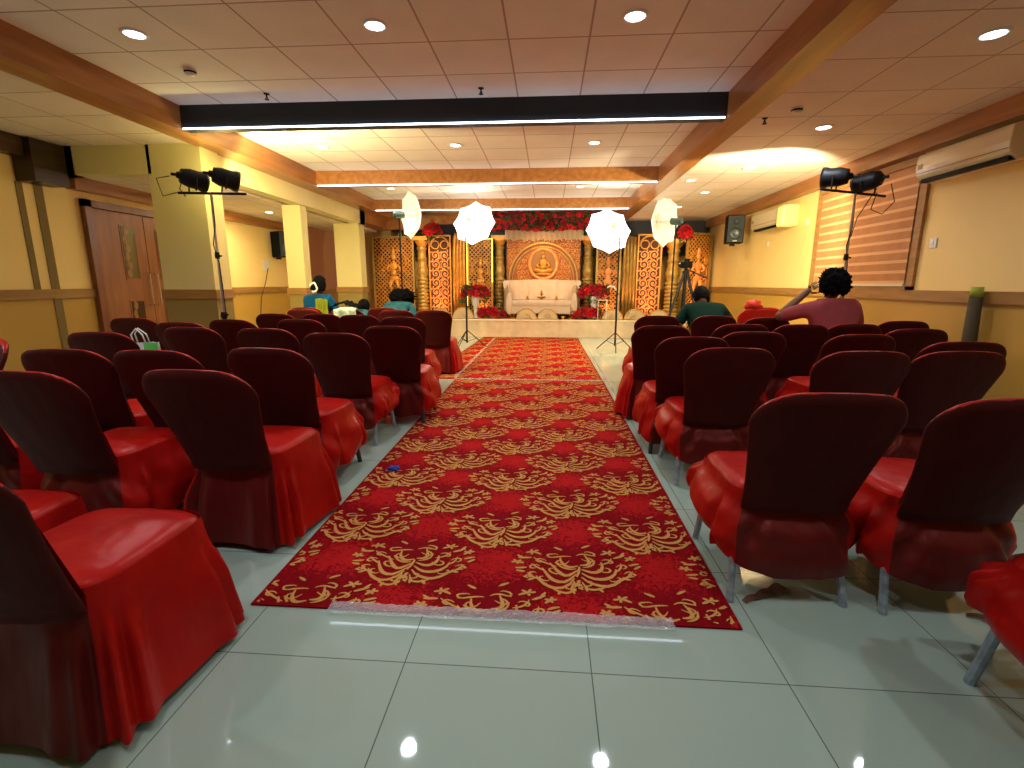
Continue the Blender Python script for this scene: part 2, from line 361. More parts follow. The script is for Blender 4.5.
# ------------------------------------------------------------------ window with zebra blind on the right wall
wn = struct(MB().box(XR-.035, XR-.001, 5.88, 5.98, 1.23, 2.68).box(XR-.035, XR-.001, 8.00, 8.10, 1.23, 2.68).box(XR-.035, XR-.001, 5.88, 8.1, 1.23, 1.27).build('window_1', M['rail']))
MB().box(XR-.008, XR-.002, 5.98, 8.0, 1.27, 2.66).build('window_glass', mat('window_pane', (.7,.65,.5), .1), wn)
bl = empty('zebra_blind', 'orange brown striped zebra blind over the window on the right wall', 'blind', (XR-.03, 6.99, 0))
fb = mat('blind_orange', (.52,.22,.075), .6, noise_amt=.1); fl = mat('blind_sheer', (.80,.50,.25), .5, alpha=.95)
b1, b2 = MB(), MB(); nb = 11; hh = (2.58-1.30)/nb
for k in range(nb):
    z = 1.30 + k*hh
    b1.box(-.004, .004, -.98, .98, z+.035, z+hh); b2.box(-.002, .002, -.98, .98, z, z+.035)
b1.build('blind_band', fb, bl); b2.build('sheer_band', mat('blind_bright', (.78,.46,.22), .5), bl)
MB().box(-.03, .02, -1.0, 1.0, 2.58, 2.66).build('headrail', M['rail'], bl)
MB().box(-.014, .010, -.98, .98, 1.272, 1.30).build('bottom_rail', mat('rail_cream', (.9,.8,.6), .4), bl)
# ------------------------------------------------------------------ wall fittings
def aircon(y0, y1, z0, z1, label, grp, cap=False):
    r = empty('air_conditioner', label, 'air conditioner', (XR, (y0+y1)/2, z0), 0, grp); L = (y1-y0)/2; H = z1-z0; D = .21
    prof = [(0,0),(-D*.55,0),(-D*.95,H*.22),(-D,H*.5),(-D*.97,H*.9),(-D*.88,H),(0,H)]
    b = MB(); n = len(prof)
    vs = [(x, y, z) for y in (-L, L) for x, z in prof]
    b.add(vs, [(i, (i+1)%n, n+(i+1)%n, n+i) for i in range(n)] + [tuple(range(n)), tuple(range(n, 2*n))[::-1]])
    bevel(b.build('housing', M['cream'], r), .012)
    MB().box(-D*.80, -D*.50, -L*.92, L*.92, -.004, .030).build('air_outlet', M['blackp'], r)
    MB().box(-D*1.0, -D*.97, -L*.96, L*.96, H*.30, H*.32).build('panel_seam', M['rail'], r)
    MB().box(-D-.004, -D+.004, L*.82, L*.92, H*.45, H*.62).build('energy_badge', mat('badge', (.45,.25,.06), .5), r)
    if cap: bevel(MB().box(-D-.06, .0, -L-.04, -L+.18, -.04, H-.02).build('side_cover', M['yellowcap'], r), .03)
    return r
aircon(4.74, 5.84, 2.34, 2.62, 'long cream split air conditioner nearest the camera, right of the blind', 'air conditioners on the right wall')
aircon(8.75, 10.15, 2.27, 2.58, 'farther air conditioner with glowing yellow end beyond the window blind', 'air conditioners on the right wall', True)
def wall_speaker(loc, rz, label, s=1.0):
    r = empty('wall_speaker', label, 'speaker', loc, rz, 'black wall speakers')
    bevel(MB().box(-.17*s, .17*s, -.15, .15, -.28*s, .28*s).build('cabinet', M['blackp'], r), .02)
    gr = MB().box(-.15*s, .15*s, -.156, -.150, -.26*s, .26*s).build('grille', mat('grille', (.03,.045,.055), .4, bump=.6, bump_scale=150), r)
    MB().lathe([(0,.0),(.06*s,-.006),(.10*s,.0),(.11*s,-.012),(.12*s,-.0)], 20, (0,-.162,-.09*s), 'y').build('woofer', mat('woofer', (.05,.07,.08), .3), r)
    MB().lathe([(0,.0),(.03*s,-.006),(.05*s,-.012),(.06*s,-.0)], 16, (0,-.162,.14*s), 'y').build('tweeter', mat('tweeter', (.05,.07,.08), .3), r)
    MB().box(-.04*s, .04*s, -.160, -.155, -.245*s, -.225*s).build('maker_plate', M['white'], r)
    MB().box(-.03, .03, .15, .30, -.03, .03).box(-.05, .05, .13, .16, -.32*s, .05).build('wall_bracket', M['black'], r)
    return r
wall_speaker((3.75, 10.75, 2.38), math.radians(48) - PI/2 + .55, 'black loudspeaker bracketed high on the right wall beyond the air conditioners', .98)
wall_speaker((-5.74, 10.55, 2.10), math.radians(62), 'black loudspeaker hung on the left aisle wall seen between pillars', .95)
def switch(x, y, z, label, name='wall_switch', w=.085):
    r = empty(name, label, 'switch', (x, y, z), 0, 'white wall plates'); s = -1 if x > 0 else 1
    bevel(MB().box(0, .012*s, -w/2, w/2, -w/2, w/2).build('plate', M['white'], r), .004)
    MB().box(.012*s, .018*s, -.012, .012, -.02, .02).build('rocker', M['cream'], r)
switch(XR, 5.70, 1.72, 'white wall switch between the blind and the nearer air conditioner', w=.10)
switch(XR, 8.42, 2.25, 'small white wall plate just beyond the far edge of the blind')
switch(XR, 9.80, 2.02, 'small white wall plate below the farther air conditioner')
switch(XL, 10.23, 1.66, 'white wall socket on the left aisle wall with a hanging cord', 'wall_socket', .2)
tag(MB().tube([(XL+.03,10.25,1.6),(XL+.03,10.1,1.3),(XL+.03,9.9,1.0),(XL+.03,9.8,.6)], .008, 6).build('hanging_cord', M['ribbon']),
    'thin brown cord hanging from the socket on the left aisle wall', 'cord')
cl = empty('wall_shadow', 'dark shadow band with green light on top, modelled standing against right wall', 'cast shadow', (XR-.10, 4.92, 0))  # wall shadow and its green light, built as a dark solid roll
MB().tube([(0,0,0),(.01,0,.6),(.01,.02,1.20)], [.055,.06,.05], 10).build('shadow_band', M['wallshadow'], cl, True)
MB().tube([(.01,.02,1.18),(.01,.02,1.27)], [.052,.045], 10).build('green_light', M['greenlight'], cl, True)

# ceiling fittings
def downlight(x, y, z, label, warm=False, e=60, near=False):
    r = empty('ceiling_downlight', label, 'ceiling light', (x, y, z), 0, 'round recessed ceiling downlights')
    MB().lathe([(.068,-.001),(.066,-.012),(.085,-.010),(.092,-.001)], 24).build('trim_ring', M['white'], r, True)
    MB().lathe([(0,-.006),(.066,-.006)], 24).build('diffuser', M['lampw' if warm else 'lamp'], r)
    ld = bpy.data.lights.new('downlight', 'SPOT'); ld.energy = e; ld.spot_size = math.radians(150); ld.spot_blend = .8
    ld.color = (1,.80,.55) if warm else (.86,.93,1); ld.shadow_soft_size = .06
    lo = bpy.data.objects.new('downlight_beam', ld); col.objects.link(lo); lo.parent = r; lo.location = (0,0,-.03)
bays = ('nearest ceiling bay', 'second ceiling bay under the first cross beam', 'third ceiling bay behind the middle cross beam')
for j, y in enumerate((3.80, 6.84, 9.72)):
    for i, x in enumerate((-3.04, -1.25, .55)):
        downlight(x, y, HC, '%s round downlight of three in the %s' % (('left', 'middle', 'right')[i], bays[j]), j > 0, (42, 44, 44)[j])
for i, (y, t) in enumerate(((3.73, 'round downlight at the top right corner of the right side ceiling'), (5.64, 'round downlight on right side ceiling above the dual studio lamps'),
              (7.45, 'third round downlight along the right side ceiling'), (9.26, 'fourth round downlight along the right side ceiling'), (10.9, 'farthest round downlight on the right side ceiling'))):
    downlight(2.8 - .04*i, y, HS, t, i > 1, 30)
downlight(2.15, 8.22, HS, 'extra round downlight next to the right long beam', True, 10)
downlight(-5.15, 9.12, HA, 'round downlight on the low aisle ceiling seen between pillars', True, 30)
for x, y in ((-5.0, 2.2), (-3.04, .8), (-1.25, .8), (.55, .8), (2.8, .8)):   # unseen: same row goes on, left one added to brighten the left wall
    downlight(x, y, HC if -4 < x < 1.6 else HS, 'unseen round downlight above the camera, continued row plus one added at left', False, 90 if x < -4 else 34)
def detector(x, y, z, label):
    r = empty('smoke_detector', label, 'smoke detector', (x, y, z), 0, 'ceiling smoke detectors')
    MB().lathe([(0,-.045),(.03,-.045),(.045,-.03),(.05,-.012),(.055,0)], 18).build('housing', M['white'], r, True)
    MB().lathe([(.046,-.03),(.0475,-.022),(.049,-.016)], 18).build('vent_ring', M['blackp'], r)
detector(-3.08, 4.42, HC, 'white smoke detector on the nearest ceiling bay at left')
detector(2.22, 5.05, HS, 'white smoke detector on the right side ceiling by the long beam')
def sprinkler(x, y, z, label):
    r = empty('sprinkler_head', label, 'sprinkler', (x, y, z), 0, 'ceiling sprinkler heads')
    MB().lathe([(.028,-.001),(.026,-.006),(.008,-.008),(.007,-.04),(0,-.04)], 12).build('escutcheon', M['blackp'], r)
    MB().lathe([(0,-.05),(.022,-.05),(.022,-.054),(0,-.054)], 12).tube([(.008,0,-.03),(.012,0,-.052)], .003, 5).tube([(-.008,0,-.03),(-.012,0,-.052)], .003, 5).build('deflector', M['blackp'], r)
sprinkler(-3.08+.35, 4.98, HC, 'dark sprinkler head at left in front of the first cross beam')
sprinkler(-.66, 4.98, HC, 'dark sprinkler head at centre in front of the first cross beam')
sprinkler(2.05, 5.32, HS, 'dark sprinkler head on right side ceiling beside the smoke detector')

# ------------------------------------------------------------------ carpet
def bez(p0, p1, p2, n=7):
    return [((1-t)**2*p0[0]+2*t*(1-t)*p1[0]+t*t*p2[0], (1-t)**2*p0[1]+2*t*(1-t)*p1[1]+t*t*p2[1]) for t in [i/n for i in range(n+1)]]
def motif(cx, cy, s=1.0):
    """gold damask flower spray as tapered 2D ribbons; returns (pts, widths) lists"""
    out = []
    def wp(p):          # the two halves of the spray are not mirror images
        x, y = p[0]*(1+1.3*p[1]), p[1]; a = .30 if x < 0 else -.12; f = min(1, abs(x)/.08)
        x, y = x*cos(a*f)-y*sin(a*f), x*sin(a*f)+y*cos(a*f)
        return x+.014*sin(19*y+2), y+.012*sin(23*x)-.03*f
    def rib(pts, w):
        n = len(pts); out.append(([(cx+wp(p)[0]*s, cy+wp(p)[1]*s*.95) for p in pts], [w*s*.72*(.25+sin(PI*min(1, (i+.5)/n))) for i in range(n)]))
    for sg in (-1, 1):
        for p0, p1, p2, w in (((.012,-.04),(.14,-.08),(.115,.085),.026), ((.02,-.075),(.21,-.15),(.185,.04),.026), ((.03,-.11),(.26,-.21),(.245,-.03),.024),
                              ((.006,.0),(.085,.01),(.045,.12),.024), ((.05,-.15),(.15,-.25),(.215,-.13),.018), ((.02,-.02),(.075,.0),(.085,.09),.016),
                              ((.10,.05),(.16,.09),(.16,.15),.014), ((.18,.0),(.215,.05),(.205,.10),.014), ((.01,.10),(.04,.14),(.09,.14),.014),
                              ((.23,-.08),(.27,-.05),(.27,.02),.014), ((.10,-.10),(.14,-.10),(.17,-.06),.014)):
            rib([(sg*x, y) for x, y in bez(p0, p1, p2)], w)
        for ox, oy, r, a0, a1 in ((.150,.105,.030,PI,-1.6), (.215,.060,.030,PI,-1.6), (.255,.0,.022,PI,-1.6), (.07,.150,.026,PI,-1.5), (.215,-.115,.022,-2.6,1.6), (.135,.015,.040,-2.8,1.9), (.215,-.055,.034,-2.6,1.9), (.055,.085,.034,-2.6,1.9), (.10,-.155,.034,2.6,-2.0)):
            rib([(sg*x, y) for x, y in spiral(ox, oy, r, r*.35, a0, a1, 8)], .014)
        for lx, ly, an, ln in ((.11,.17,1.0,.06),(.17,.15,.6,.055),(.245,.075,.4,.05),(.20,.16,1.5,.05),(.275,.04,.9,.04),(.26,-.05,-.2,.04),(.03,.19,1.2,.05),(.17,-.17,-.6,.05),(.09,-.17,-1.2,.05),(.23,.12,1.1,.045)):
            rib([(sg*(lx+ln*t*cos(an)), ly+ln*t*sin(an)) for t in (0,.3,.6,1)], .020)
        for fx, fy, fr in ((.135,.205,.030),(.245,.145,.026),(.045,-.20,.026),(.285,-.02,.020)):
            for k in range(5):
                an = 2*PI*k/5+.3; rib([(sg*(fx+fr*t*cos(an)), fy+fr*t*sin(an)) for t in (.25,.6,1)], .018)
    for k in range(9):
        an = PI*(k/8)*1.3 - PI*1.15; rib([(.042*t*cos(an), -.165+.042*t*sin(an)) for t in (.3,.65,1)], .016)
    rib([(0,-.02),(0,-.07),(0,-.12)], .018)
    return out
def carpet_mat():
    m = bpy.data.materials.new('carpet_red'); m.use_nodes = True
    nt = m.node_tree; b = nt.nodes['Principled BSDF']; L = nt.links
    tc = nt.nodes.new('ShaderNodeTexCoord'); sp = nt.nodes.new('ShaderNodeSeparateXYZ'); L.new(tc.outputs['Object'], sp.inputs[0])
    # lighter red damask patches centred between the gold motifs (period .76 x .68, staggered)
    px, py = .76, .68
    cx = math_node(nt, 'COSINE', math_node(nt, 'MULTIPLY', math_node(nt, 'SUBTRACT', sp.outputs[0], -.61+.38), 2*PI/px))
    cy = math_node(nt, 'COSINE', math_node(nt, 'MULTIPLY', math_node(nt, 'SUBTRACT', sp.outputs[1], 2.07), 2*PI/py))
    patch = math_node(nt, 'MULTIPLY', cx, cy)
    n = nt.nodes.new('ShaderNodeTexNoise'); n.inputs['Scale'].default_value = 26; n.inputs['Detail'].default_value = 3; n.inputs['Distortion'].default_value = 2.5
    L.new(tc.outputs['Object'], n.inputs['Vector'])
    k = math_node(nt, 'ADD', math_node(nt, 'MULTIPLY', patch, .22), math_node(nt, 'SUBTRACT', n.outputs['Fac'], .5))
    f = nt.nodes.new('ShaderNodeMapRange'); f.inputs[1].default_value = .05; f.inputs[2].default_value = .16; L.new(k, f.inputs[0])
    mx = nt.nodes.new('ShaderNodeMixRGB'); L.new(f.outputs[0], mx.inputs[0]); mx.inputs[1].default_value = (.21,.003,.007,1); mx.inputs[2].default_value = (.43,.010,.011,1)
    L.new(mx.outputs[0], b.inputs['Base Color']); b.inputs['Roughness'].default_value = .95; b.inputs['Specular IOR Level'].default_value = .05
    return m
M['carpet'] = carpet_mat(); M['cgold'] = mat('carpet_gold', (.58,.29,.08), .9, spec=.08)
def carpet(x0a, x1a, y0, x0b, x1b, y1, label, z=.008, y0r=None):
    b = MB(); ny = 24; y0r = y0r if y0r is not None else y0
    def rowx(t): return x0a+(x0b-x0a)*t, x1a+(x1b-x1a)*t
    vs = []
    for j in range(ny+1):
        t = j/ny; a, c = rowx(t); vs += [(a, y0+(y1-y0)*t, .001), (a, y0+(y1-y0)*t, z), (c, y0r+(y1-y0r)*t, z), (c, y0r+(y1-y0r)*t, .001)]
    fs = []
    for j in range(ny):
        for k in range(3): fs.append((j*4+k, j*4+k+1, (j+1)*4+k+1, (j+1)*4+k))
    fs += [(0,1,2,3), tuple(ny*4+k for k in (3,2,1,0))]
    b.add(vs, fs); b.cur = 1
    j = -2
    for j in range(-4, 40):
        for st in (0, 1):
            for i in range(-4, 5):
                cx, cy = -.61 + .38*st + .76*i, 2.07 + .34*st + .68*j
                if cy < y0 - .3 or cy > y1 + .3: continue
                for kk, (pts, ws) in enumerate(motif(cx+.012*sin(9*cy+cx), cy+.01, .86)):
                    t = (pts[0][1]-y0)/(y1-y0); a, c = rowx(max(0, min(1, t)))
                    if any(p[0] < a+.01 or p[0] > c-.01 or p[1] < y0+.012 or p[1] > y1-.01 for p in pts):
                        keep = [(p, w) for p, w in zip(pts, ws) if a+.015 < p[0] < c-.015 and y0+.015 < p[1] < y1-.01]
                        if len(keep) < 2: continue
                        pts, ws = [k[0] for k in keep], [k[1] for k in keep]
                    vs, fs = [], []; N = len(pts)
                    for q, (x, y) in enumerate(pts):
                        xa, ya = pts[max(q-1,0)]; xb, yb = pts[min(q+1,N-1)]
                        d = Vector((xb-xa, yb-ya)); d = d.normalized() if d.length > 1e-9 else Vector((1,0)); w = ws[q]/2
                        vs += [(x-d.y*w, y+d.x*w, z+.0008+.00004*kk), (x+d.y*w, y-d.x*w, z+.0008+.00004*kk)]
                    for q in range(N-1): fs.append((q*2, q*2+1, q*2+3, q*2+2))
                    b.add(vs, fs)
    o = b.build('aisle_carpet', [M['carpet'], M['cgold']], recalc=False)
    for p in o.data.polygons:
        if p.normal.z < -.5: p.flip()
    return tag(o, label, 'carpet', 'red carpet pieces down the aisle')
carpet(-1.19, .755, 1.70, -1.26, .75, 6.56, 'near red aisle carpet with gold floral sprays, closest to the camera')
carpet(-1.72, .745, 6.57, -1.58, .715, 12.05, 'far red carpet piece between the cross tape and the stage')
def crinkle(name, x0, x1, y0, y1, z, amp, label, m, cat, nu=90, nv=8):
    def fn(u, v):
        x, y = x0+(x1-x0)*u, y0+(y1-y0)*v
        return (x, y + .012*noise.noise(Vector((x*6, 0, 3))), z + amp*abs(noise.noise(Vector((x*22, y*40, 1)))) + .3*amp*random.random())
    return tag(MB().grid(fn, nu, nv).build(name, m, recalc=False), label, cat)
crinkle('plastic_wrap', -.86, .50, 1.665, 1.735, .010, .009, 'crinkled clear plastic wrap taped along the front edge of the carpet', M['wrap'], 'plastic wrap', 160, 8)
crinkle('carpet_tape', -1.27, .74, 6.52, 6.60, .013, .003, 'shiny clear tape strip across the aisle carpet joint', M['tape'], 'tape')
crinkle('carpet_tape', -1.30, -1.25, 6.6, 11.9, .013, .003, 'shiny clear tape strip running lengthwise on the far carpet', M['tape'], 'tape', 6, 120)

# ------------------------------------------------------------------ chairs
def back_cover():
    b = MB(); n = 36; zt = .915; zb = .405; rings = []
    def hw(z):
        t_ = max(0, min(1, (z-.42)/.38)); w = .205 + .062*t_**1.35
        r = .115
        if z > zt - r:
            d = z-(zt-r); w = w - r*1.15 + 1.15*math.sqrt(max(r*r-d*d, 0))
        return w
    zs = [zb+(.80-zb)*i/9 for i in range(10)] + [zt-.115*(1-sin(PI/2*k/7)) for k in range(0,8)]
    zs = sorted(set(round(z, 4) for z in zs))
    for z in zs:
        yc = -.205 - max(0, z-.42)*.42; w = hw(z); th = .030 if z < zt-.02 else .022*math.sqrt(max(.05,(zt+.004-z)/.02))
        ring = []
        for k in range(n):
            a = 2*PI*k/n; ca, sa = cos(a), sin(a); e = .35
            x = w*math.copysign(abs(ca)**.55, ca); y = th*math.copysign(abs(sa)**.8, sa)
            bow = .035*(1-(x/.26)**2)                       # the back curves round the sitter
            ring.append((x, yc - bow + y, z + .015*(1-(x/.25)**2)*(z-zb)/(zt-zb)))
        rings.append(ring)
    vs = [p for r in rings for p in r]; fs = []
    for i in range(len(rings)-1):
        for k in range(n): fs.append((i*n+k, i*n+(k+1)%n, (i+1)*n+(k+1)%n, (i+1)*n+k))
    b.add(vs, fs + [tuple(range(n))[::-1], tuple((len(rings)-1)*n+k for k in range(n))]); return b
def seat_outline(u, ex=0.0):
    """rounded rectangle around the seat, u in 0..1 starting at the middle of the rear edge"""
    a = 2*PI*u - PI/2; ca, sa = cos(a), sin(a); e = .42
    x = (.225+ex)*math.copysign(abs(ca)**e, ca); y = .03 + (.245+ex)*math.copysign(abs(sa)**e, sa)
    return x, y
def seat_cushion():
    b = MB(); n = 48; vs = []; prof = [(0.0,.502),(.4,.500),(.75,.492),(.92,.480),(1.0,.462),(1.01,.43)]
    for s, z in prof:
        for k in range(n):
            x, y = seat_outline(k/n); vs.append((x*s, .03+(y-.03)*s, z + .004*noise.noise(Vector((x*9*s, y*9*s, s)))))
    fs = [(i*n+k, i*n+(k+1)%n, (i+1)*n+(k+1)%n, (i+1)*n+k) for i in range(len(prof)-1) for k in range(n)]
    return b.add(vs, fs)
def skirt(hem, flare, seed, swag, amp):
    amp *= 1.3 if swag else 1.55
    b = MB(); n = 160; m = 20; vs = []; rnd = random.Random(seed); ph = [rnd.random()*6.28 for _ in range(6)]
    for j in range(m+1):
        v = j/m
        for k in range(n):
            u = k/n; x, y = seat_outline(u); dx, dy = x, y-.03; L = math.hypot(dx, dy); dx /= L; dy /= L
            corner = abs(sin(2*(2*PI*u)))**2 * (1 if swag >= 0 else 0)         # peaks at the four corners
            mid = 1-corner
            fr = max(0, min(1, (y+.20)/.45)); c = .5-.5*cos(2*PI*u)                        # 0 at the rear, 1 at the front
            h = hem + (swag*(.14*fr - .045*(1-fr)*max(0, 1-(x/.2)**2)) if swag else 0) + .010*sin(2*PI*u*5+ph[0])
            z = .47 - (.47-h)*v
            e_ = min(1, max(0, (v-.12)/.40)); e_ = e_*e_*(3-2*e_)
            if swag:
                dg = abs(x)/.22*1.3                                                       # folds fan out from the lower corners of the back
                fold = amp*e_*(sin(2*PI*u*15+ph[1]+dg*v*3) + .6*sin(2*PI*(u*23-v*.9*(1 if x > 0 else -1))+ph[3]))
                drape = .005*swag*sin(15*v*(1-.4*c) + 3.2*abs(x)/.2 + ph[4])*sin(PI*min(1, v*1.05))
                if c < .35: ang = math.atan2(x, .60-z); fold = e_*(.014*sin(ang*13+ph[2]) + .008*sin(ang*27+ph[1])) + .045*e_*math.exp(-(x/.022)**2)*(1-.5*v)
                puff = flare*sin(PI*.62*v)*(.4+.6*e_) - .035*swag*max(0, v-.75)*4*.25
            else:
                fold = amp*e_*(sin(2*PI*u*13+ph[1]+1.6*sin(2*PI*u*3+ph[2])) + .5*sin(2*PI*u*23+ph[3]+v*1.2) + .7*sin(2*PI*u*7+ph[5]))
                drape = 0; puff = flare*v**.8*(.55+.45*e_)
            r = puff + fold + drape + .006
            vs.append((x+dx*r, y+dy*r, max(z, .012)))
    fs = [(j*n+k, j*n+(k+1)%n, (j+1)*n+(k+1)%n, (j+1)*n+k) for j in range(m) for k in range(n)]
    return b.add(vs, fs)
def chair_proto(kind):
    r = bpy.data.objects.new('banquet_chair', None); col.objects.link(r)
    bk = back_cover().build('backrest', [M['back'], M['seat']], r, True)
    front = MB()                                         # satin front face of the backrest cover
    def fn(u, v):
        z = .44+.43*v; w = .19+(min(z,.8)-.42)*.1; w -= .05*max(0,(v-.8)/.2)**2; x = (u*2-1)*w
        return (x, -.205-(z-.42)*.42-.035*(1-(x/.26)**2)+.034, z)
    front.grid(fn, 12, 10).build('cover_front', M['seat'], bk, True, recalc=False)
    pp = []
    for k in range(15):                                  # lit rim over the top edge, points unused
        a = PI*k/14; pp.append((.232*cos(a) if abs(cos(a)) < .98 else .232*cos(a), 0, 0))
    seat_cushion().build('seat', M['seat'], r, True)
    if kind == 'long': sk = skirt(.03, .085, 3, 0, .012)
    elif kind == 'mid': sk = skirt(.09, .060, 8, .55, .013)
    else: sk = skirt(.17, .070, 12, 1.0, .011)
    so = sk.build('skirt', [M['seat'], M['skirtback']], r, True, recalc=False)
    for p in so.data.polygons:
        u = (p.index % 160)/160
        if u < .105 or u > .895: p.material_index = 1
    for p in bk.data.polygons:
        if p.normal.z > .60 and p.center.z > .6: p.material_index = 1  # lit top edge painted on in the brighter red
    for sx in (-1, 1):
        m = M['leg'] if kind != 'mid' else M['legd']
        MB().tube([(sx*.18,-.15,.44),(sx*(.19 if kind == 'long' else .205),-.19,.25),(sx*(.20 if kind == 'long' else .225),(-.20 if kind == 'long' else -.255),.0)], .016, 8).build('leg', m, r)
        MB().tube([(sx*.18,.20,.44),(sx*.195,.23,.25),(sx*.215,.27,.0)], .016, 8).build('leg', m, r)
    return r
M['skirtback'] = satin_mat('shaded_satin_skirt', (.13,.011,.009), (.08,.008,.007), .36, .08, .5)  # shaded copy of the red satin for the rear of the skirt
PROT = {k: chair_proto(k) for k in ('long', 'mid', 'short')}
used = set()
def chair(x, y, kind, label, yaw=0.0, group='rows of banquet chairs in red satin covers'):
    """x, y: floor point under the top of the backrest"""
    src = PROT[kind]
    o = src if kind not in used else copy_tree(src)
    used.add(kind); yaw = math.radians(yaw)
    ox, oy = 0.0, .45                                   # from backrest top to chair origin
    o.location = (x - oy*sin(yaw), y + oy*cos(yaw), 0); o.rotation_euler = (0, 0, yaw)
    return tag(o, label, 'chair', group)
# left block: the column along the carpet, nearest first
chair(-1.44, .86, 'long', 'nearest red satin chair at bottom left with long skirt to the floor')
chair(-2.02, .98, 'long', 'chair behind the bottom left one, only its red seat corner shows', 0)
chair(-1.53, 1.93, 'long', 'second chair along the left side of the carpet, boxy skirt reaching the floor', -2)
chair(-2.24, 1.84, 'mid', 'large dark chair cut by the left edge beside the boxy skirted one')
chair(-1.62, 2.64, 'mid', 'third chair along the left of the carpet, skirt bulging toward carpet', -3)
chair(-2.18, 2.50, 'short', 'chair between the third carpet-side chair and the leftmost pair, wrinkled top')
chair(-2.72, 2.50, 'mid', 'dark chair left of the wrinkled one, its top tilted outward', 3)
chair(-1.60, 3.52, 'short', 'fourth chair along the left of the carpet, gathered skirt and grey leg')
chair(-2.32, 3.83, 'mid', 'chair with creased cloth over its top, left of the fourth carpet-side chair')
chair(-3.00, 3.88, 'mid', 'tall backed chair beside the white and green carrier bag')
chair(-3.38, 3.42, 'mid', 'wide backed chair in front of the wooden double door, bag behind it', 4)
chair(-1.37, 4.16, 'mid', 'fifth chair along the left of the carpet with narrow dark leg')
chair(-3.46, 4.36, 'short', 'chair mostly hidden behind the white and green bag', 2)
chair(-4.36, 4.85, 'mid', 'leftmost far chair against the door, rounded dark top', 5)
chair(-3.22, 4.76, 'mid', 'chair right below the left dual lamp stand')
chair(-2.55, 4.86, 'short', 'half hidden chair in the middle of the left block, fourth row back')
chair(-1.62, 5.32, 'mid', 'sixth chair along the left of the carpet, seat drape lit red')
chair(-2.23, 5.62, 'mid', 'dark chair in front of the reclining woman in teal')
chair(-2.74, 5.76, 'mid', 'dark chair with mint printed cloth lying beyond it')
chair(-3.32, 5.75, 'mid', 'chair next to the base of the first pillar, left block')
chair(-3.52, 6.85, 'mid', 'small far chair in front of the woman in blue and lime sari')
chair(-1.60, 6.72, 'long', 'farthest carpet-side chair on the left, skirt reaching the carpet tape')
chair(-2.13, 6.75, 'mid', 'far left-block chair below the bowed black hair')
o = chair(-3.66, 2.98, 'mid', 'bright red lit chair turned sideways at the left edge', 165)
chair(-2.85, 1.92, 'mid', 'chair at the left edge of which only the red seat shows')
# right block
chair(1.62, .78, 'short', 'chair at bottom right corner showing only a grey leg and skirt tip')
chair(.995, 1.685, 'short', 'largest right chair beside the carpet with swagged skirt and blue grey legs', 0)
chair(1.575, 1.65, 'short', 'large chair cut by the right edge, beside the swagged carpet-side one', 0)
chair(1.08, 2.90, 'short', 'second chair along the right side of the carpet, rounded full back')
chair(1.78, 2.82, 'mid', 'chair behind the largest right chair, top showing over it')
chair(2.31, 2.86, 'mid', 'wide dark chair at right with its back tapering down, third row')
chair(1.03, 3.50, 'mid', 'third chair along the right of the carpet, seat drape spilling left')
chair(2.72, 3.36, 'mid', 'rightmost chair of the near rows against the mustard wall', -4)
chair(1.61, 3.93, 'mid', 'chair beyond the rounded second carpet-side chair, right block')
chair(2.34, 3.80, 'mid', 'chair in the middle of the right block in front of the pink shirted man')
chair(1.02, 4.46, 'long', 'fourth chair along the right of the carpet, long pleated seat drape')
chair(1.80, 4.68, 'mid', 'dark chair right of the long draped carpet-side chair')
chair(2.35, 4.72, 'mid', 'chair directly before the man in the pink shirt')
chair(3.10, 4.34, 'mid', 'chair near the right wall with tilted top, below the dark wall shadow', -3)
chair(3.62, 5.28, 'mid', 'far chair with rumpled cover near the right wall', -4)
chair(1.28, 5.86, 'mid', 'farthest carpet-side chair on the right, under the tripod')
chair(2.42, 5.62, 'mid', 'far chair in front of the bright red bundled chair')
chair(2.88, 4.82, 'mid', 'chair the pink shirted man sits on', 0)
chair(1.96, 5.94, 'mid', 'chair the green shirted man sits on')
chair(-3.72, 7.30, 'mid', 'chair the woman in blue and lime sari sits on')
chair(-2.50, 7.32, 'mid', 'chair holding the person with bowed bushy hair')
rc = empty('covered_chair', 'bright red cloth bundled over a chair near the right wall', 'chair', (2.66, 6.95, 0), .1)
rc.scale = (1.05, 1.05, 1.08)
back_cover().build('backrest', M['redcloth'], rc, True)
seat_cushion().build('seat', M['redcloth'], rc, True)
skirt(.1, .05, 5, .3, .012).build('skirt', M['redcloth'], rc, True, recalc=False)
MB().ell((-.10,-.40,.94), (.10,.08,.07), 14, 10, .4, 3).build('bundled_cloth', M['redcloth'], rc, True)

# ------------------------------------------------------------------ small things on floor and chairs
bg = empty('carrier_bag', 'white and green carrier bag with white handles on a left block chair', 'bag', (-3.42, 3.93, .50), .25)
def bagf(u, v):
    a = 2*PI*u; w = .12*(1-.15*v); return (w*math.copysign(abs(cos(a))**.4, cos(a)), .055*math.copysign(abs(sin(a))**.6, sin(a))*(1-.5*v), .29*v + .008*noise.noise(Vector((cos(a)*3,sin(a)*3,v*5))))
MB().grid(bagf, 32, 8).build('bag_body', M['bagw'], bg, True)
MB().grid(lambda u, v: (.0+.105*u+.004, -.062*(1-.42*(.45+.5*v)), .16+.13*v), 4, 4).build('green_panel', M['bagg'], bg)
for yy in (-.03, .03): MB().tube([(-.07,yy,.28),(-.085,yy,.36),(-.05,yy*.5,.41),(-.0,yy,.36),(.02,yy,.28)], .007, 6).build('bag_handle', M['bagw'], bg, True)
tag(MB().ell((-1.06, 3.18, .022), (.035,.022,.018), 14, 8, .9, 5).build('foil_scrap', M['bluep']), 'tiny crumpled blue foil scrap at the left edge of the carpet', 'wrapper')
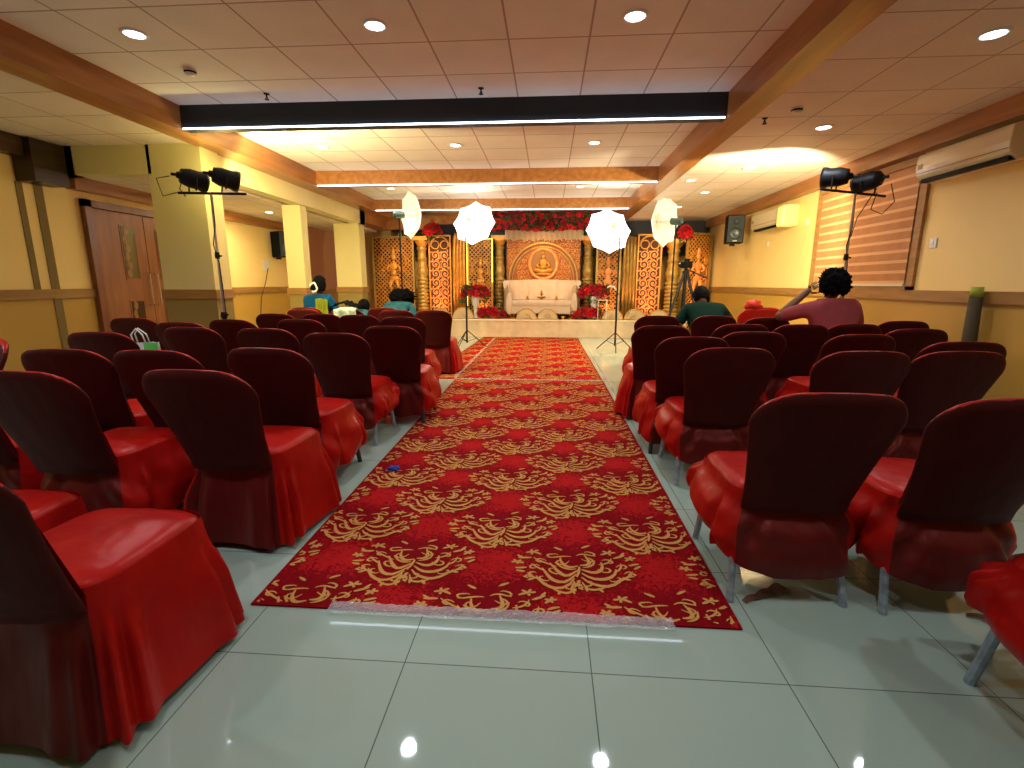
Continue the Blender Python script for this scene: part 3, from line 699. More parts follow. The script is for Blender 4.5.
def ribbon(x, y, rz, label):
    r = MB().grid(lambda u, v: ((u-.5)*.24, (v-.5)*(.025+.035*u), .004+.012*abs(sin(u*9))), 14, 3).build('fallen_tie', M['ribbon'])
    r.location = (x, y, 0); r.rotation_euler = (0,0,rz); return tag(r, label, 'cloth tie', 'brown cloth ties fallen on the floor')
ribbon(.93, 1.93, .5, 'brown cloth tie on the tiles under the largest right chair')
ribbon(1.78, 1.80, -.5, 'brown cloth tie on the tiles near the right edge of the photo')

# ------------------------------------------------------------------ studio lamp stands with two can lamps
def can_lamp(parent, loc, yaw, pitch, loc_name='can_lamp'):
    e = MB().lathe([(0,-.20),(.035,-.20),(.04,-.15),(.085,-.145),(.088,-.12),(.095,-.10),(.108,-.04),(.108,.10),(.122,.15),(.124,.20),(.118,.20),(.10,.14)], 24, (0,0,0), 'y').build(loc_name, M['black'], parent, True)
    e.location = loc; e.rotation_euler = (pitch, 0, yaw); e.scale = (.88,.70,.88)
    MB().lathe([(0,.10),(.10,.13)], 20, (0,0,0), 'y').build('lamp_face', mat('halogen_glow', (1,.9,.6), .5, emit=(1,.75,.35), estr=9), e)
    MB().tube([(-.125,.02,0),(-.13,.02,-.07),(-.12,.02,-.15)], .012, 6).tube([(.125,.02,0),(.13,.02,-.07),(.12,.02,-.15)], .012, 6).build('yoke', M['black'], e)
    MB().tube([(0,-.19,0),(0,-.27,-.01)], .018, 8).build('cable_gland', M['black'], e)
    return e
def lamp_stand(name, x, y, z, rz, label, cfg, bar, loops):
    r = empty(name, label, 'light stand', (x, y, 0), 0, 'dual lamp stands')
    MB().tube([(0,0,.12),(0,0,.95)], .022, 10).build('lower_pole', M['black'], r)
    MB().tube([(0,0,.95),(.01,0,z)], .013, 10).build('upper_pole', M['steel'], r)
    MB().lathe([(.03,.90),(.035,.93),(.03,.97)], 12).tube([(0,0,.94),(.06,-.02,.94)], .012, 6).lathe([(.022,1.55),(.026,1.58),(.022,1.62)], 12).tube([(0,0,1.58),(.05,0,1.58)], .01, 6).build('collar', M['black'], r)
    for k in range(3):
        a = 2*PI*k/3+.4; MB().tube([(0,0,.75),(.24*cos(a),.24*sin(a),.02)], .012, 8).build('leg', M['black'], r)
        MB().tube([(0,0,.18),(.12*cos(a),.12*sin(a),.38)], .008, 6).build('brace', M['black'], r)
    MB().tube([bar[0], bar[1]], .014, 8).build('cross_bar', M['black'], r)
    for p, yaw, pt in cfg: can_lamp(r, p, yaw, pt)
    for lp in loops: MB().tube(lp, .005, 6).build('lamp_cable', M['black'], r)
    MB().tube([(.018,0,z-.05),(.02,-.01,1.9),(-.02,-.015,1.7),(.02,-.01,1.5),(.025,0,1.1),(.02,0,.6)], .006, 6).build('pole_cable', M['black'], r, True)
    return r
lamp_stand('lamp_stand', -3.64, 5.32, 2.24, 0, 'left lamp stand carrying two black can lamps before the first pillar',
    [((-.19,.0,2.38), -.62, -.15), ((.17,.0,2.385), -.80, -.2)],
    ((-.36,0,2.24), (.40,0,2.22)), [[(-.40,-.05,2.40),(-.55,-.05,2.38),(-.50,-.05,2.20),(-.36,-.02,2.24)], [(-.3,0,2.36),(-.34,0,2.28),(-.28,0,2.2)]])
lamp_stand('lamp_stand', 3.27, 5.86, 2.26, 0, 'right lamp stand carrying two black can lamps before the striped blind',
    [((-.20,.0,2.42), .90, .05), ((.15,.02,2.38), .45, -.1)],
    ((-.36,0,2.30), (.32,0,2.22)), [[(.30,-.1,2.33),(.36,-.1,2.15),(.28,-.05,2.03),(.16,-.05,2.08),(.2,-.05,2.25)], [(.22,0,2.3),(.05,-.02,2.0),(.01,-.02,1.8)]])

# ------------------------------------------------------------------ photo umbrellas on stands
def umbrella(base, hub, axis, label, bright, leg_rot=0.3, R_=.42, pole=None, z_head=None):
    """hub: centre of the umbrella canopy apex region; axis: direction from flash head to canopy"""
    r = empty('umbrella_light', label, 'studio light', (base[0], base[1], 0), 0, 'studio flash umbrellas on stands')
    B = Vector((base[0], base[1], 0)); hub = Vector(hub) - B; ax = Vector(axis).normalized()
    q = ax.to_track_quat('Z', 'Y')
    n = 8; mb = MB(); vs, fs = [], []; rings = 6; seg = 32
    for i in range(rings+1):
        t = i/rings
        for k in range(seg):
            a = 2*PI*k/seg; f = abs(sin(a*n/2)); rr = R_*t*(1-.12*f*t); z = -.20*t*t*(1-.06*f)
            vs.append(tuple(hub + q @ Vector((rr*cos(a), rr*sin(a), z))))
    for i in range(rings):
        for k in range(seg): fs.append((i*seg+k, i*seg+(k+1)%seg, (i+1)*seg+(k+1)%seg, (i+1)*seg+k))
    mb.add(vs, fs); mb.m = [1 if i < seg*2 and not bright else 0 for i in range(len(fs))]
    cn = mb.build('umbrella_canopy', [M['umb'] if bright else M['umbdim'], M['umbspot']], r, True, recalc=False)
    rb = MB()
    for k in range(n):
        a = 2*PI*k/n; rb.tube([hub + q @ Vector((R_*t*cos(a), R_*t*sin(a), -.20*t*t-.004)) for t in (0,.33,.66,1)], .0025, 5)
    rb.build('umbrella_rib', M['steel'] if not bright else M['umb'], cn)
    head = hub - ax*.42
    MB().tube([hub, head], .006, 6).build('umbrella_shaft', M['steel'], r)
    fh = MB().lathe([(0,-.12),(.05,-.12),(.055,-.10),(.055,.05),(.062,.07),(.062,.10),(0,.09)], 16).box(-.05,.05,-.07,-.04,-.08,.06).build('flash_head', M['flash'], r)
    fh.data.materials[0] = M['umbspot'] if bright else M['flash']; fh.location = head; fh.rotation_euler = q.to_euler()
    pz = head.z - .05
    MB().tube([(0,0,.1),(0,0,1.1)], .019, 8).build('lower_pole', M['black'], r)
    MB().tube([(0,0,1.1),(0,0,pz)], .016, 8).tube([(0,0,pz),(head.x,head.y,head.z)], .010, 6).build('upper_pole', M['black'], r)
    MB().lathe([(.02,1.06),(.024,1.10),(.02,1.14)], 10).tube([(0,0,1.1),(.05,0,1.1)], .01, 6).build('collar', M['black'], r)
    for k in range(3):
        a = 2*PI*k/3 + leg_rot; MB().tube([(0,0,.36),(.40*cos(a),.40*sin(a),.015)], .010, 6).build('leg', M['black'], r)
        MB().tube([(0,0,.12),(.2*cos(a),.2*sin(a),.19)], .006, 6).build('brace', M['black'], r)
    return r
umbrella((-1.66, 9.98), (-1.47, 10.35, 2.42), (.22, 1, -.28), 'left bright white umbrella flash facing the stage beside the carpet', True, .2, .44)
umbrella((1.31, 9.72), (1.07, 10.05, 2.23), (-.22, 1, -.28), 'right bright white umbrella flash facing the stage beside the carpet', True, .45, .44)
umbrella((-2.95, 9.90), (-2.62, 10.15, 2.62), (.80, .62, .03), 'leftmost cream umbrella flash seen side on by the left aisle pillars', False, .3, .47)
umbrella((2.34, 9.76), (2.04, 10.05, 2.46), (-.72, .70, .05), 'rightmost cream umbrella flash seen side on near the camera tripod', False, .3, .47)

# camera tripod
tp = empty('camera_tripod', 'black tripod holding a video camera beside the green shirted man', 'tripod', (2.54, 9.6, 0), .2)
tp.scale = (1.25, 1.1, 1.09)
for k, (dx, dy) in enumerate(((-.48,-.18), (.30,-.28), (.12,.40))):
    MB().tube([(dx*.06,dy*.06,1.36),(dx*.5,dy*.5,.70),(dx,dy,.015)], [.024,.020,.014], 8).build('leg', M['black'], tp)
MB().tube([(0,0,.75),(0,0,1.45)], .022, 8).lathe([(0,1.34),(.05,1.35),(.05,1.40),(0,1.42)], 14).build('centre_column', M['black'], tp)
MB().tube([(0,0,.8),(-.24,-.09,.8)], .007, 6).tube([(0,0,.8),(.15,-.14,.8)], .007, 6).tube([(0,0,.8),(.06,.2,.8)], .007, 6).build('spreader', M['black'], tp)
MB().tube([(0,-.03,1.43),(.18,-.35,1.28)], .010, 6).build('pan_handle', M['black'], tp)
cm = empty('video_camera', 'small black video camera mounted on the tripod', 'camera', (2.54, 9.6, 1.583), .3)
bevel(MB().box(-.06,.06,-.11,.10,0.0,.12).build('camera_body', M['blackp'], cm), .012)
MB().lathe([(0,.10),(.045,.10),(.05,.20),(.04,.21),(0,.20)], 16, (0,0,.06), 'y').build('lens', M['black'], cm)
bevel(MB().box(-.03,.03,-.06,.04,.12,.17).build('viewfinder', M['blackp'], cm), .008)

# ------------------------------------------------------------------ stage platform
st = empty('stage_platform', 'low stage platform dressed in cream cloth below the golden backdrop', 'stage')
bevel(MB().box(-4.5, 3.3, 12.12, 13.5, .0, .43).build('deck', M['stagecloth'], st), .01)
MB().grid(lambda u, v: (-4.5+7.8*u, 12.10 - .012*sin(u*160) - .01, .425*(1-v)+.002), 320, 4).build('front_drape', M['stagecloth'], st, True)
MB().box(-4.5, 3.3, 12.062, 12.074, .405, .434).build('edge_trim', mat('pale_trim', (.85,.72,.5), .5), st)
MB().box(-1.35, 1.0, 12.35, 13.2, .43, .437).build('deck_mat', mat('deck_red', (.33,.06,.03), .8), st)

# ------------------------------------------------------------------ golden backdrop
def lattice(b, x0, x1, z0, z1, p, w, h, y):
    d = x1-x0; e = z1-z0; k = -e
    while k < d:
        for sg in (0, 1):
            a0, a1 = max(k, 0), min(k+e, d)
            if a1-a0 < .02: continue
            pa = (x0+a0, z0+(a0-k)); pb = (x0+a1, z0+(a1-k))
            if sg: pa = (x0+x1-pa[0], pa[1]); pb = (x0+x1-pb[0], pb[1])
            b.strip([pa, pb], w, h, y)
        k += p
def figure(b, cx, z0, s, y):
    """standing dancer-like carved figure in relief"""
    E = lambda x, z, rx, rz, ry=.05: b.ell((cx+x*s, y-.015, z0+z*s), (rx*s, ry*s, rz*s), 12, 8)
    E(0,1.40,.10,.13); E(0,1.58,.07,.13); E(0,1.52,.12,.03); E(0,1.22,.05,.06)
    E(0,1.05,.17,.17); E(0,.80,.12,.14); E(0,.60,.19,.13)
    for g in (-1, 1):
        b.tube([(cx+g*.16*s,y-.02,z0+1.12*s),(cx+g*.27*s,y-.03,z0+.92*s),(cx+g*.12*s,y-.05,z0+.86*s)], [.05*s,.045*s,.035*s], 8)
        b.tube([(cx+g*.09*s,y-.02,z0+.55*s),(cx+g*.16*s,y-.03,z0+.28*s),(cx+g*.08*s,y-.02,z0+.02*s)], [.085*s,.06*s,.04*s], 8)
        E(g*.12, .0, .09, .03)
        b.strip(spiral(cx+g*.30*s, z0+.45*s, .16*s, .04*s, PI/2, PI/2-g*5.2, 16), .035*s, .02, y)
        b.strip(spiral(cx+g*.30*s, z0+.95*s, .13*s, .03*s, -PI/2, -PI/2+g*5.0, 16), .03*s, .02, y)
def scrollwork(b, x0, x1, z0, z1, y, seed, r=.11):
    rnd = random.Random(seed); z = z0+r
    row = 0; w = x1-x0
    while z < z1-r*.6:
        nx = max(2, round(w/(2*r))); 
        for i in range(nx):
            cx = x0+w*(i+.5)/nx + (0 if row % 2 == 0 else 0); sg = 1 if (i < nx/2) else -1
            rr = min(w/nx*.5, r)*(.92+.1*rnd.random())
            b.strip(spiral(cx, z, rr, rr*.15, -PI/2, -PI/2+sg*9.6, 30), .036, .026, y)
            b.ell((cx, y-.012, z), (rr*.22, .02, rr*.22), 8, 5)
            for k in range(4):
                a = k*PI/2+.8; b.strip([(cx+rr*.80*cos(a), z+rr*.95*sin(a)), (cx+rr*1.2*cos(a+.2), z+rr*1.2*sin(a+.2)), (cx+rr*1.35*cos(a+.5), z+rr*1.35*sin(a+.5))], [.03,.04,.006], .016, y)
        z += r*1.85; row += 1
def frame(b, x0, x1, z0, z1, w, d, y): 
    b.box(x0, x0+w, y-d, y, z0, z1).box(x1-w, x1, y-d, y, z0, z1).box(x0+w, x1-w, y-d, y, z1-w, z1).box(x0+w, x1-w, y-d, y, z0, z0+w)
def lattice_panel(cx, y, w, z0, z1, rz, label, tube=False, fs=1.0, hot=False):
    r = empty('carved_panel', label, 'carved panel', (cx, y, z0), rz, 'golden carved backdrop panels'); H = z1-z0
    MB().box(-w/2, w/2, .0, .03, 0, H).build('backing', M['lattback'], r)
    b = MB(); lattice(b, -w/2+.05, w/2-.05, .05, H-.05, .105, .024, .018, 0); b.build('lattice', M['gold'], r)
    b = MB(); frame(b, -w/2, w/2, 0, H, .05, .05, .0); b.build('panel_frame', M['gold2'], r)
    zf = 1.02-z0; fs *= .58/.62; b = MB(); figure(b, 0, zf, fs*.62, -.016)
    for g in (-1, 1):
        for q in range(3): b.strip(spiral(g*(.10+.10*q)*min(1, w), zf-.16-.13*q, .10, .02, PI/2, PI/2+g*6.5, 18), .030, .022, -.004)
        for q in range(3): b.strip(spiral(g*w*.30, zf+.25+.30*q, .085, .02, -PI/2, -PI/2+g*6.5, 18), .026, .022, -.004)
    b.strip([(0, zf), (0, .12)], .05, .03, -.004)
    bo = b.build('carved_figure', M['goldhot' if hot else 'gold'], r, True)
    b = MB(); b.strip(arc(0, zf+1.2*fs*.62, w*.30, -.3, PI+.3, 26), .03, .03, -.012)
    b.strip(arc(0, zf+1.2*fs*.62, w*.36, -.3, PI+.3, 26), .018, .02, -.012)
    for g in (-1, 1):
        b.strip(spiral(g*w*.27, H-.16, .09, .02, PI/2, PI/2+g*6, 18), .022, .02, -.012)
    b.build('carved_arch', M['gold'], r)
    if tube: MB().tube([(-w/2-.01,-.06,.3),(-w/2-.01,-.06,H-.02),(w/2-.02,-.06,H-.02),(w/2-.02,-.06,H*.45)], .014, 8).build('glowing_tube', M['tube'], r)
    return r
def scroll_panel(cx, y, w, z0, z1, rz, label):
    r = empty('scroll_panel', label, 'carved panel', (cx, y, z0), rz, 'golden scroll backdrop panels'); H = z1-z0
    MB().box(-w/2, w/2, .0, .03, 0, H).build('backing', M['lattback'], r)
    b = MB(); scrollwork(b, -w/2+.04, w/2-.04, .06, H-.25, 0, int(cx*10), .125); b.build('scrollwork', M['goldhot'], r)
    b = MB(); frame(b, -w/2, w/2, 0, H, .035, .045, 0)
    b.strip(arc(0, H-w*.5, w*.42, 0, PI, 22), .045, .04, -.01); b.strip(arc(-w*.2, H-w*.42, w*.17, 0, 2*PI, 22), .03, .03, -.02); b.strip(arc(w*.2, H-w*.42, w*.17, 0, 2*PI, 22), .03, .03, -.02)
    b.build('panel_frame', M['gold'], r); return r
def pillar(cx, y, z0, z1, rad, label):
    r = empty('carved_pillar', label, 'pillar', (cx, y, z0), 0, 'golden carved backdrop pillars'); H = z1-z0; R = rad
    MB().box(-R*1.25, R*1.25, -R*1.25, R*1.25, 0, .10).lathe([(R*1.2,.10),(R*1.25,.14),(R*.95,.17),(R*1.15,.22),(R*.9,.27)], 20).build('plinth', M['gold2'], r)
    p = [(R*.9,.27)]
    z = .27; k = 0
    while z < H*.47: p += [(R*1.02,z+.02),(R*1.02,z+.06),(R*.82,z+.08),(R*.82,z+.095)]; z += .095; k += 1
    p += [(R*.80,H*.51),(R*.98,H*.54),(R*1.02,H*.59),(R*.88,H*.62),(R*.94,H*.63),(R*.94,H*.64),(R*.80,H*.655),(R*.78,H*.72),(R*.90,H*.73),(R*.90,H*.745),(R*.76,H*.755),(R*.74,H*.83),(R*.90,H*.845),(R*.90,H*.86),(R*.75,H*.885)]
    MB().lathe(p, 22).build('shaft', M['gold2'], r, True)
    MB().lathe([(R*.75,H*.885),(R*1.15,H*.93),(R*1.2,H*.95)], 20).box(-R*1.25, R*1.25, -R*1.25, R*1.25, H*.95, H).build('capital', M['gold'], r)
    return r
S0 = .43
lattice_panel(-4.00, 12.78, 1.08, .02, 2.47, .02, 'leftmost golden lattice panel with carved standing figure', False, 1.15)
pillar(-3.24, 12.72, S0, 2.45, .14, 'carved golden pillar beside the leftmost lattice panel')
scroll_panel(-2.80, 12.85, .58, S0, 2.50, 0, 'orange lit scrollwork panel left of the sofa, beside the far left pillar')
r = empty('curved_column', 'plain curved golden column between left scroll panel and left inner lattice', 'column', (-2.30, 12.82, S0), 0, 'plain golden columns')
b = MB()
for i, dx in enumerate((-.13,-.05,.03,.11)): b.tube([(dx,0,0),(dx,0,1.7),(dx+.02,-.01,2.0+.03*i),(dx+.06,0,2.10+.03*i)], .045, 10)
b.build('fluted_shaft', M['gold'], r, True)
lattice_panel(-1.76, 12.85, .66, S0, 2.42, 0, 'inner left lattice panel edged with a glowing yellow tube', True, .95)
pillar(-1.30, 13.12, S0, 2.50, .15, 'carved golden pillar just left of the sofa')
# centre
r = empty('centre_panel', 'central golden arch panel with round medallion behind the sofa', 'carved panel', (-.155, 13.0, S0))
MB().box(-1.0, 1.0, .0, .03, 0, 2.35).build('backing', M['cenback'], r)
b = MB(); zc = 1.0
for rad, w, h in ((.93,.075,.06), (.84,.04,.04), (.78,.02,.025)):
    b.strip([(-rad, 0)] + [(rad*cos(PI-a*PI/30), zc-.05+rad*sin(a*PI/30)) for a in range(31)] + [(rad, 0)], w, h, 0)
b.build('arch_ring', M['gold2'], r)
b = MB()
for ix in range(15):
    for iz in range(17):
        gx, gz = -.92+.131*ix, .08+.134*iz; dd = math.hypot(gx, gz-.93)
        if math.hypot(gx, gz-1.34) < .42 or abs(dd-.86) < .09: continue
        b.strip(spiral(gx, gz, .066, .014, ix*1.3+iz*2.1, ix*1.3+iz*2.1+(7.2 if (ix+iz) % 2 else -7.2), 16), .024, .020, 0)
        b.strip([(gx+.06, gz+.06), (gx+.075, gz+.03), (gx+.06, gz-.01)], [.006,.03,.006], .02, 0)
for ring, rr, cnt in ():
    for k in range(cnt):
        a = PI*(-.12+1.24*(k+.5)/cnt); cx, cz = rr*cos(a), zc+rr*sin(a)
        sg = 1 if k % 2 else -1; b.strip(spiral(cx, cz, .075, .015, a, a+sg*7.5, 18), .022, .022, 0)
for k in range(0):
    for i in range(2):
        cx = -.85+.13*k; b.strip(spiral(cx, .12+.2*i, .06, .012, 0, 7 if k % 2 else -7, 14), .02, .02, 0)
for sx in (-1, 1):
    for k in range(0):
        for i in range(4-k):
            b.strip(spiral(sx*(.88-.13*k), 2.22-.13*i, .06, .012, 0, sx*7, 14), .02, .02, 0)
b.build('scrollwork', M['gold'], r)
b = MB(); zm = 1.36
b.lathe([(.33,-.02),(.34,-.06),(.38,-.07),(.42,-.05),(.43,0)], 36, (0,0,zm), 'y'); b.build('medallion_ring', M['goldhot'], r, True)
MB().lathe([(0,-.02),(.34,-.02)], 32, (0,0,zm), 'y').build('medallion_disc', mat('bronze_disc', (.30,.14,.03), .5), r)
b = MB(); y = -.06; c = zm-.02
for e in ((0,.14,.055,.065),(0,.22,.04,.05),(0,.03,.10,.09),(0,-.06,.085,.06),(-.13,-.13,.10,.045),(.13,-.13,.10,.045),(0,-.15,.17,.045),(0,-.21,.20,.03)):
    b.ell((e[0]*1.15, y, c+.02+e[1]*1.2), (e[2]*1.15, .05, e[3]*1.2), 14, 9)
for g in (-1,1): b.tube([(g*.09,y,c+.08),(g*.17,y-.01,c-.02),(g*.10,y-.03,c-.08)], [.035,.03,.024], 8)
b.build('seated_relief', M['gold'], r, True)
r.scale = (.94, 1, 1)
# string fringe and rose garland above
tg = MB(); rnd = random.Random(4)
for k in range(64):
    x = -1.12+1.95*k/63; tg.tube([(x,12.91,2.72),(x,12.91,2.40-.06*rnd.random())], .008, 5)
o = tag(tg.build('string_fringe', M['string']), 'row of thin ivory hanging strings under the rose garland', 'fringe'); o['kind'] = 'stuff'
tag(MB().box(-1.12, .83, 12.96, 12.99, 2.36, 2.70).build('pelmet_board', M['cenback']), 'plain orange lit board behind the hanging strings', 'board')
def rose_mesh(r, seed):
    b = MB(); rnd = random.Random(seed)
    for ring, (n, rr, tilt, h) in enumerate(((5, 1.0, .35, -.25), (5, .72, .8, -.02), (3, .42, 1.2, .12))):
        for k in range(n):
            a = 2*PI*k/n + ring*.6 + rnd.random()*.3
            def fn(u, v):
                t = (u-.5)*1.35*(2*PI/n)/1.2; w = sin(PI*min(1, .25+v*.6)); rad = rr*r*(v**.8)*cos(tilt*.6)
                return (rad*cos(a+t*w), rad*sin(a+t*w), h*r + v*r*tilt*.9 - .12*r*(2*u-1)**2)
            b.grid(fn, 4, 3)
    b.ell((0,0,.25*r), (.22*r,.22*r,.3*r), 6, 4)
    return b
rose_src = [rose_mesh(.062, 1).build('rose', M['rose'], None, True, recalc=False), rose_mesh(.062, 2).build('rose', M['rose2'], None, True, recalc=False)]
rose_data = [o.data for o in rose_src]
for o in rose_src: bpy.data.objects.remove(o)
def foliage(b, spots, size, rnd):
    for p in spots:
        for k in range(5):
            d = Vector((rnd.gauss(0,1), rnd.gauss(0,1)-.4, rnd.gauss(0,1))).normalized(); s = size*(.6+.7*rnd.random())
            side = d.cross(Vector((0,0,1)) + Vector((rnd.random(),0,0))).normalized()*s*.3; p0 = Vector(p)
            b.add([p0, p0+d*s*.5+side, p0+d*s, p0+d*s*.5-side], [(0,1,2,3)])
def roses(parent, spots, rnd, scale=1.0):
    for p in spots:
        o = bpy.data.objects.new('rose', rnd.choice(rose_data)); col.objects.link(o); o.parent = parent
        o.location = p; o.scale = (scale*(.8+.4*rnd.random()),)*3
        o.rotation_euler = (PI/2 + rnd.gauss(0,.5), rnd.gauss(0,.4), rnd.gauss(0,.3))
gl = empty('rose_garland', 'long garland of red roses hanging across the top of the backdrop', 'garland', (-.05, 12.88, 2.82))
rnd = random.Random(11)
sp = [(-1.5+3.0*(k+.5)/96 + rnd.gauss(0,.02), -.08-.06*rnd.random(), (-.16, .0, .15)[k % 3]+rnd.gauss(0,.035)) for k in range(96)]
b = MB(); foliage(b, [(-1.5+3.0*rnd.random(), -.03-.08*rnd.random(), rnd.uniform(-.2,.2)) for _ in range(330)], .09, rnd); b.build('foliage', M['leaf'], gl, recalc=False)
roses(gl, sp, rnd, 1.02)
MB().box(-1.5, 1.5, .0, .03, -.2, .2).build('garland_backing', mat('garland_back', (.16,.012,.02), .8), gl)
def cluster(name, x, y, z, rx, ry, rz, n, label, vase=None, foliage_n=60, grp='red rose arrangements'):
    r = empty(name, label, 'flowers', (x, y, z), 0, grp); rnd = random.Random(int((x+9)*100)); c = MB(); sp = []
    for k in range(n):
        a = k*2.399; t = (k+.5)/n; zz = 1-1.15*t; rr = math.sqrt(max(0, 1-min(1, abs(zz))**2)); sp.append((rx*rr*cos(a), -abs(ry*rr*sin(a))-.0, rz*zz))
    fo = [(rx*1.1*rnd.uniform(-1,1), -ry*rnd.random()*.8, rz*rnd.uniform(-1.2,1.1)) for _ in range(foliage_n)]
    foliage(c, fo[:max(8, foliage_n//2)], .12, rnd); c.build('foliage', M['leaf'], r, recalc=False); roses(r, sp, rnd, 1.3)
    if vase:
        MB().lathe([(.0,-vase),(.10,-vase),(.11,-vase+.02),(.05,-vase+.08),(.05,-vase+.25),(.12,-rz*.6),(.13,-rz*.3)], 18).build('vase', M['white'], r, True)
    return r
cluster('rose_bouquet', -1.84, 12.45, 1.02, .33, .22, .20, 26, 'large rose bouquet in a white vase left of the sofa', .58)
cluster('rose_bouquet', 1.12, 12.45, 1.05, .34, .22, .20, 26, 'large rose bouquet in a white vase right of the sofa', .61)
cluster('rose_mound', -1.43, 12.40, .55, .30, .15, .13, 26, 'low mound of red roses on the stage left of the lamps', None, 30)
cluster('rose_mound', .92, 12.36, .55, .32, .15, .13, 28, 'low mound of red roses on the stage right of the lamps', None, 30)
cluster('rose_cluster', -2.93, 12.62, 2.54, .20, .12, .18, 16, 'small rose cluster on top of the far left golden pillar', None, 16)
cluster('rose_cluster', 3.20, 12.45, 2.42, .14, .12, .20, 16, 'small rose cluster hanging by the far right golden pillar', None, 10)
# right half
pillar(1.00, 13.12, S0, 2.48, .15, 'carved golden pillar just right of the sofa')
lattice_panel(1.48, 12.85, .62, S0, 2.42, 0, 'inner right lattice panel behind the right bright umbrella', False, .95, True)
r = empty('curved_column', 'plain golden column between right inner lattice and right scroll panel', 'column', (2.0, 12.82, S0), 0, 'plain golden columns')
b = MB()
for i, dx in enumerate((-.12,-.04,.04,.12)): b.tube([(dx,0,0),(dx,0,1.7),(dx-.01,-.01,2.06-.02*i)], .045, 10)
b.build('fluted_shaft', M['gold2'], r, True)
scroll_panel(2.48, 12.85, .60, S0, 2.50, 0, 'orange lit scrollwork panel right of the sofa behind the tripod')
pillar(3.04, 12.70, S0, 2.36, .17, 'carved golden pillar beside the rightmost lattice panel')
lattice_panel(3.60, 12.62, .72, .02, 2.50, .42, 'rightmost golden lattice panel angled against the right wall', False, 1.15, True)

# ------------------------------------------------------------------ sofa
sf = empty('cream_sofa', 'cream channel tufted sofa with flared arms at centre of stage', 'sofa', (-.18, 12.58, S0))
sf.scale = (1, .9, 1.06)
def backf(u, v):
    x = (u*2-1)*.93; z = .30+.60*v; ch = .020*abs(cos(x*PI/.23*1.0))
    flare = .07*v*v*(1 if x > 0 else -1)*abs(x/.93)**3
    return (x+flare, .20-.0*v - ch + .05*v - .06*(abs(x)/.93)**6, z + (-.03 + .045*cos((x/.93)*PI/2)) * v)
b = MB(); b.grid(backf, 96, 10); b.grid(lambda u, v: (backf(u, 1)[0], backf(u, 1)[1]+.14*v, backf(u,1)[2]-.03*v*v), 96, 3); b.grid(lambda u, v: ((u*2-1)*.98, .38, .1+.80*v), 4, 4)
b.build('backrest', M['sofa'], sf, True, recalc=False)
b = MB(); b.grid(lambda u, v: ((u*2-1)*.74, -.33+.50*v, .44+.02*sin(PI*v)*1.0), 30, 8); b.grid(lambda u, v: ((u*2-1)*.74, -.33-.02*sin(PI*v), .30+.14*v), 30, 6)
b.build('seat_cushion', M['sofa'], sf, True, recalc=False)
bevel(MB().box(-.84,.84,-.32,.30,.12,.31).build('sofa_base', M['sofa'], sf), .02)
for sx in (-1, 1):
    b = MB(); b.grid(lambda u, v: (sx*(.80+.08*cos(2*PI*u)*(1+.3*v)+.06*v), -.34+.60*v, .38+.30*sin(2*PI*u)*1.0*(.85+.3*v) - .02 + .12*v), 24, 8)
    b.ell((sx*.80,-.34,.36), (.085,.03,.255), 16, 8)
    b.build('armrest', M['sofa'], sf, True, recalc=False)
    for yy in (-.26,.26): MB().lathe([(.0,0),(.018,0),(.03,.12)], 10, (sx*.76,yy,0)).build('leg', M['brass'], sf)

# brass lamps on stage
def oil_lamp(x, y, h, label):
    r = empty('brass_oil_lamp', label, 'oil lamp', (x, y, S0), 0, 'brass oil lamps on the stage')
    MB().lathe([(0,0),(.10,0),(.105,.015),(.07,.04),(.03,.06),(.025,.09),(.04,.11),(.02,.13)], 18).build('base', M['brass'], r, True)
    MB().lathe([(.035,.13),(.03,h*.35),(.06,h*.38),(.06,h*.42),(.028,h*.45),(.026,h*.70)], 14).build('stem', M['brass'], r, True)
    MB().lathe([(.018,h*.68),(.10,h*.72),(.12,h*.76),(.10,h*.75),(.018,h*.74)], 20).build('oil_bowl', M['brass'], r, True)
    MB().lathe([(.012,h*.74),(.014,h*.80),(.05,h*.83),(.055,h*.845),(.012,h*.85),(.03,h*.88),(.02,h*.93),(0,h)], 14).build('finial', M['brass'], r, True)
for x, h, t in ((-.86,.47,'leftmost short brass oil lamp in front of the sofa'), (-.53,.56,'medium brass oil lamp, second from left before the sofa'),
                (-.18,.70,'tallest brass oil lamp at the centre before the sofa'), (.19,.57,'medium brass oil lamp, second from right before the sofa'), (.54,.47,'rightmost short brass oil lamp in front of the sofa')):
    oil_lamp(x, 12.38, h*1.04, t)
def fan(x, y, R, label):
    r = empty('pleated_fan', label, 'cloth fan', (x, y, S0+.012), 0, 'half round cream pleated fans on stage'); b = MB()
    N = 40
    vs = [(0,0,0)] + [(R*cos(PI*k/N), -.05-.012*(k % 2), R*sin(PI*k/N)) for k in range(N+1)] + [(R*.35*cos(PI*k/N), -.04-.006*(k % 2), R*.35*sin(PI*k/N)) for k in range(N+1)]
    fs = [(0, N+2+k, N+3+k) for k in range(N)] + [(N+2+k, 1+k, 2+k, N+3+k) for k in range(N)]
    b.add(vs, fs).build('pleats', M['creamcloth'], r, recalc=False)
    b = MB(); b.strip(arc(0,0,R*.97,0,PI,30), .025, .015, -.055); b.strip(arc(0,0,R*.45,0,PI,22), .014, .01, -.045); b.build('gold_border', M['goldtrim'], r)
    MB().lathe([(R*.99,0),(R*.99,.05),(R*.9,.06)], 30, (0,-.05,0), 'y', 0, PI).build('rim_roll', M['creamcloth'], r, True)
fan(-.54, 12.24, .255, 'left cream pleated fan below the brass lamps'); fan(-.02, 12.24, .25, 'right cream pleated fan below the brass lamps')
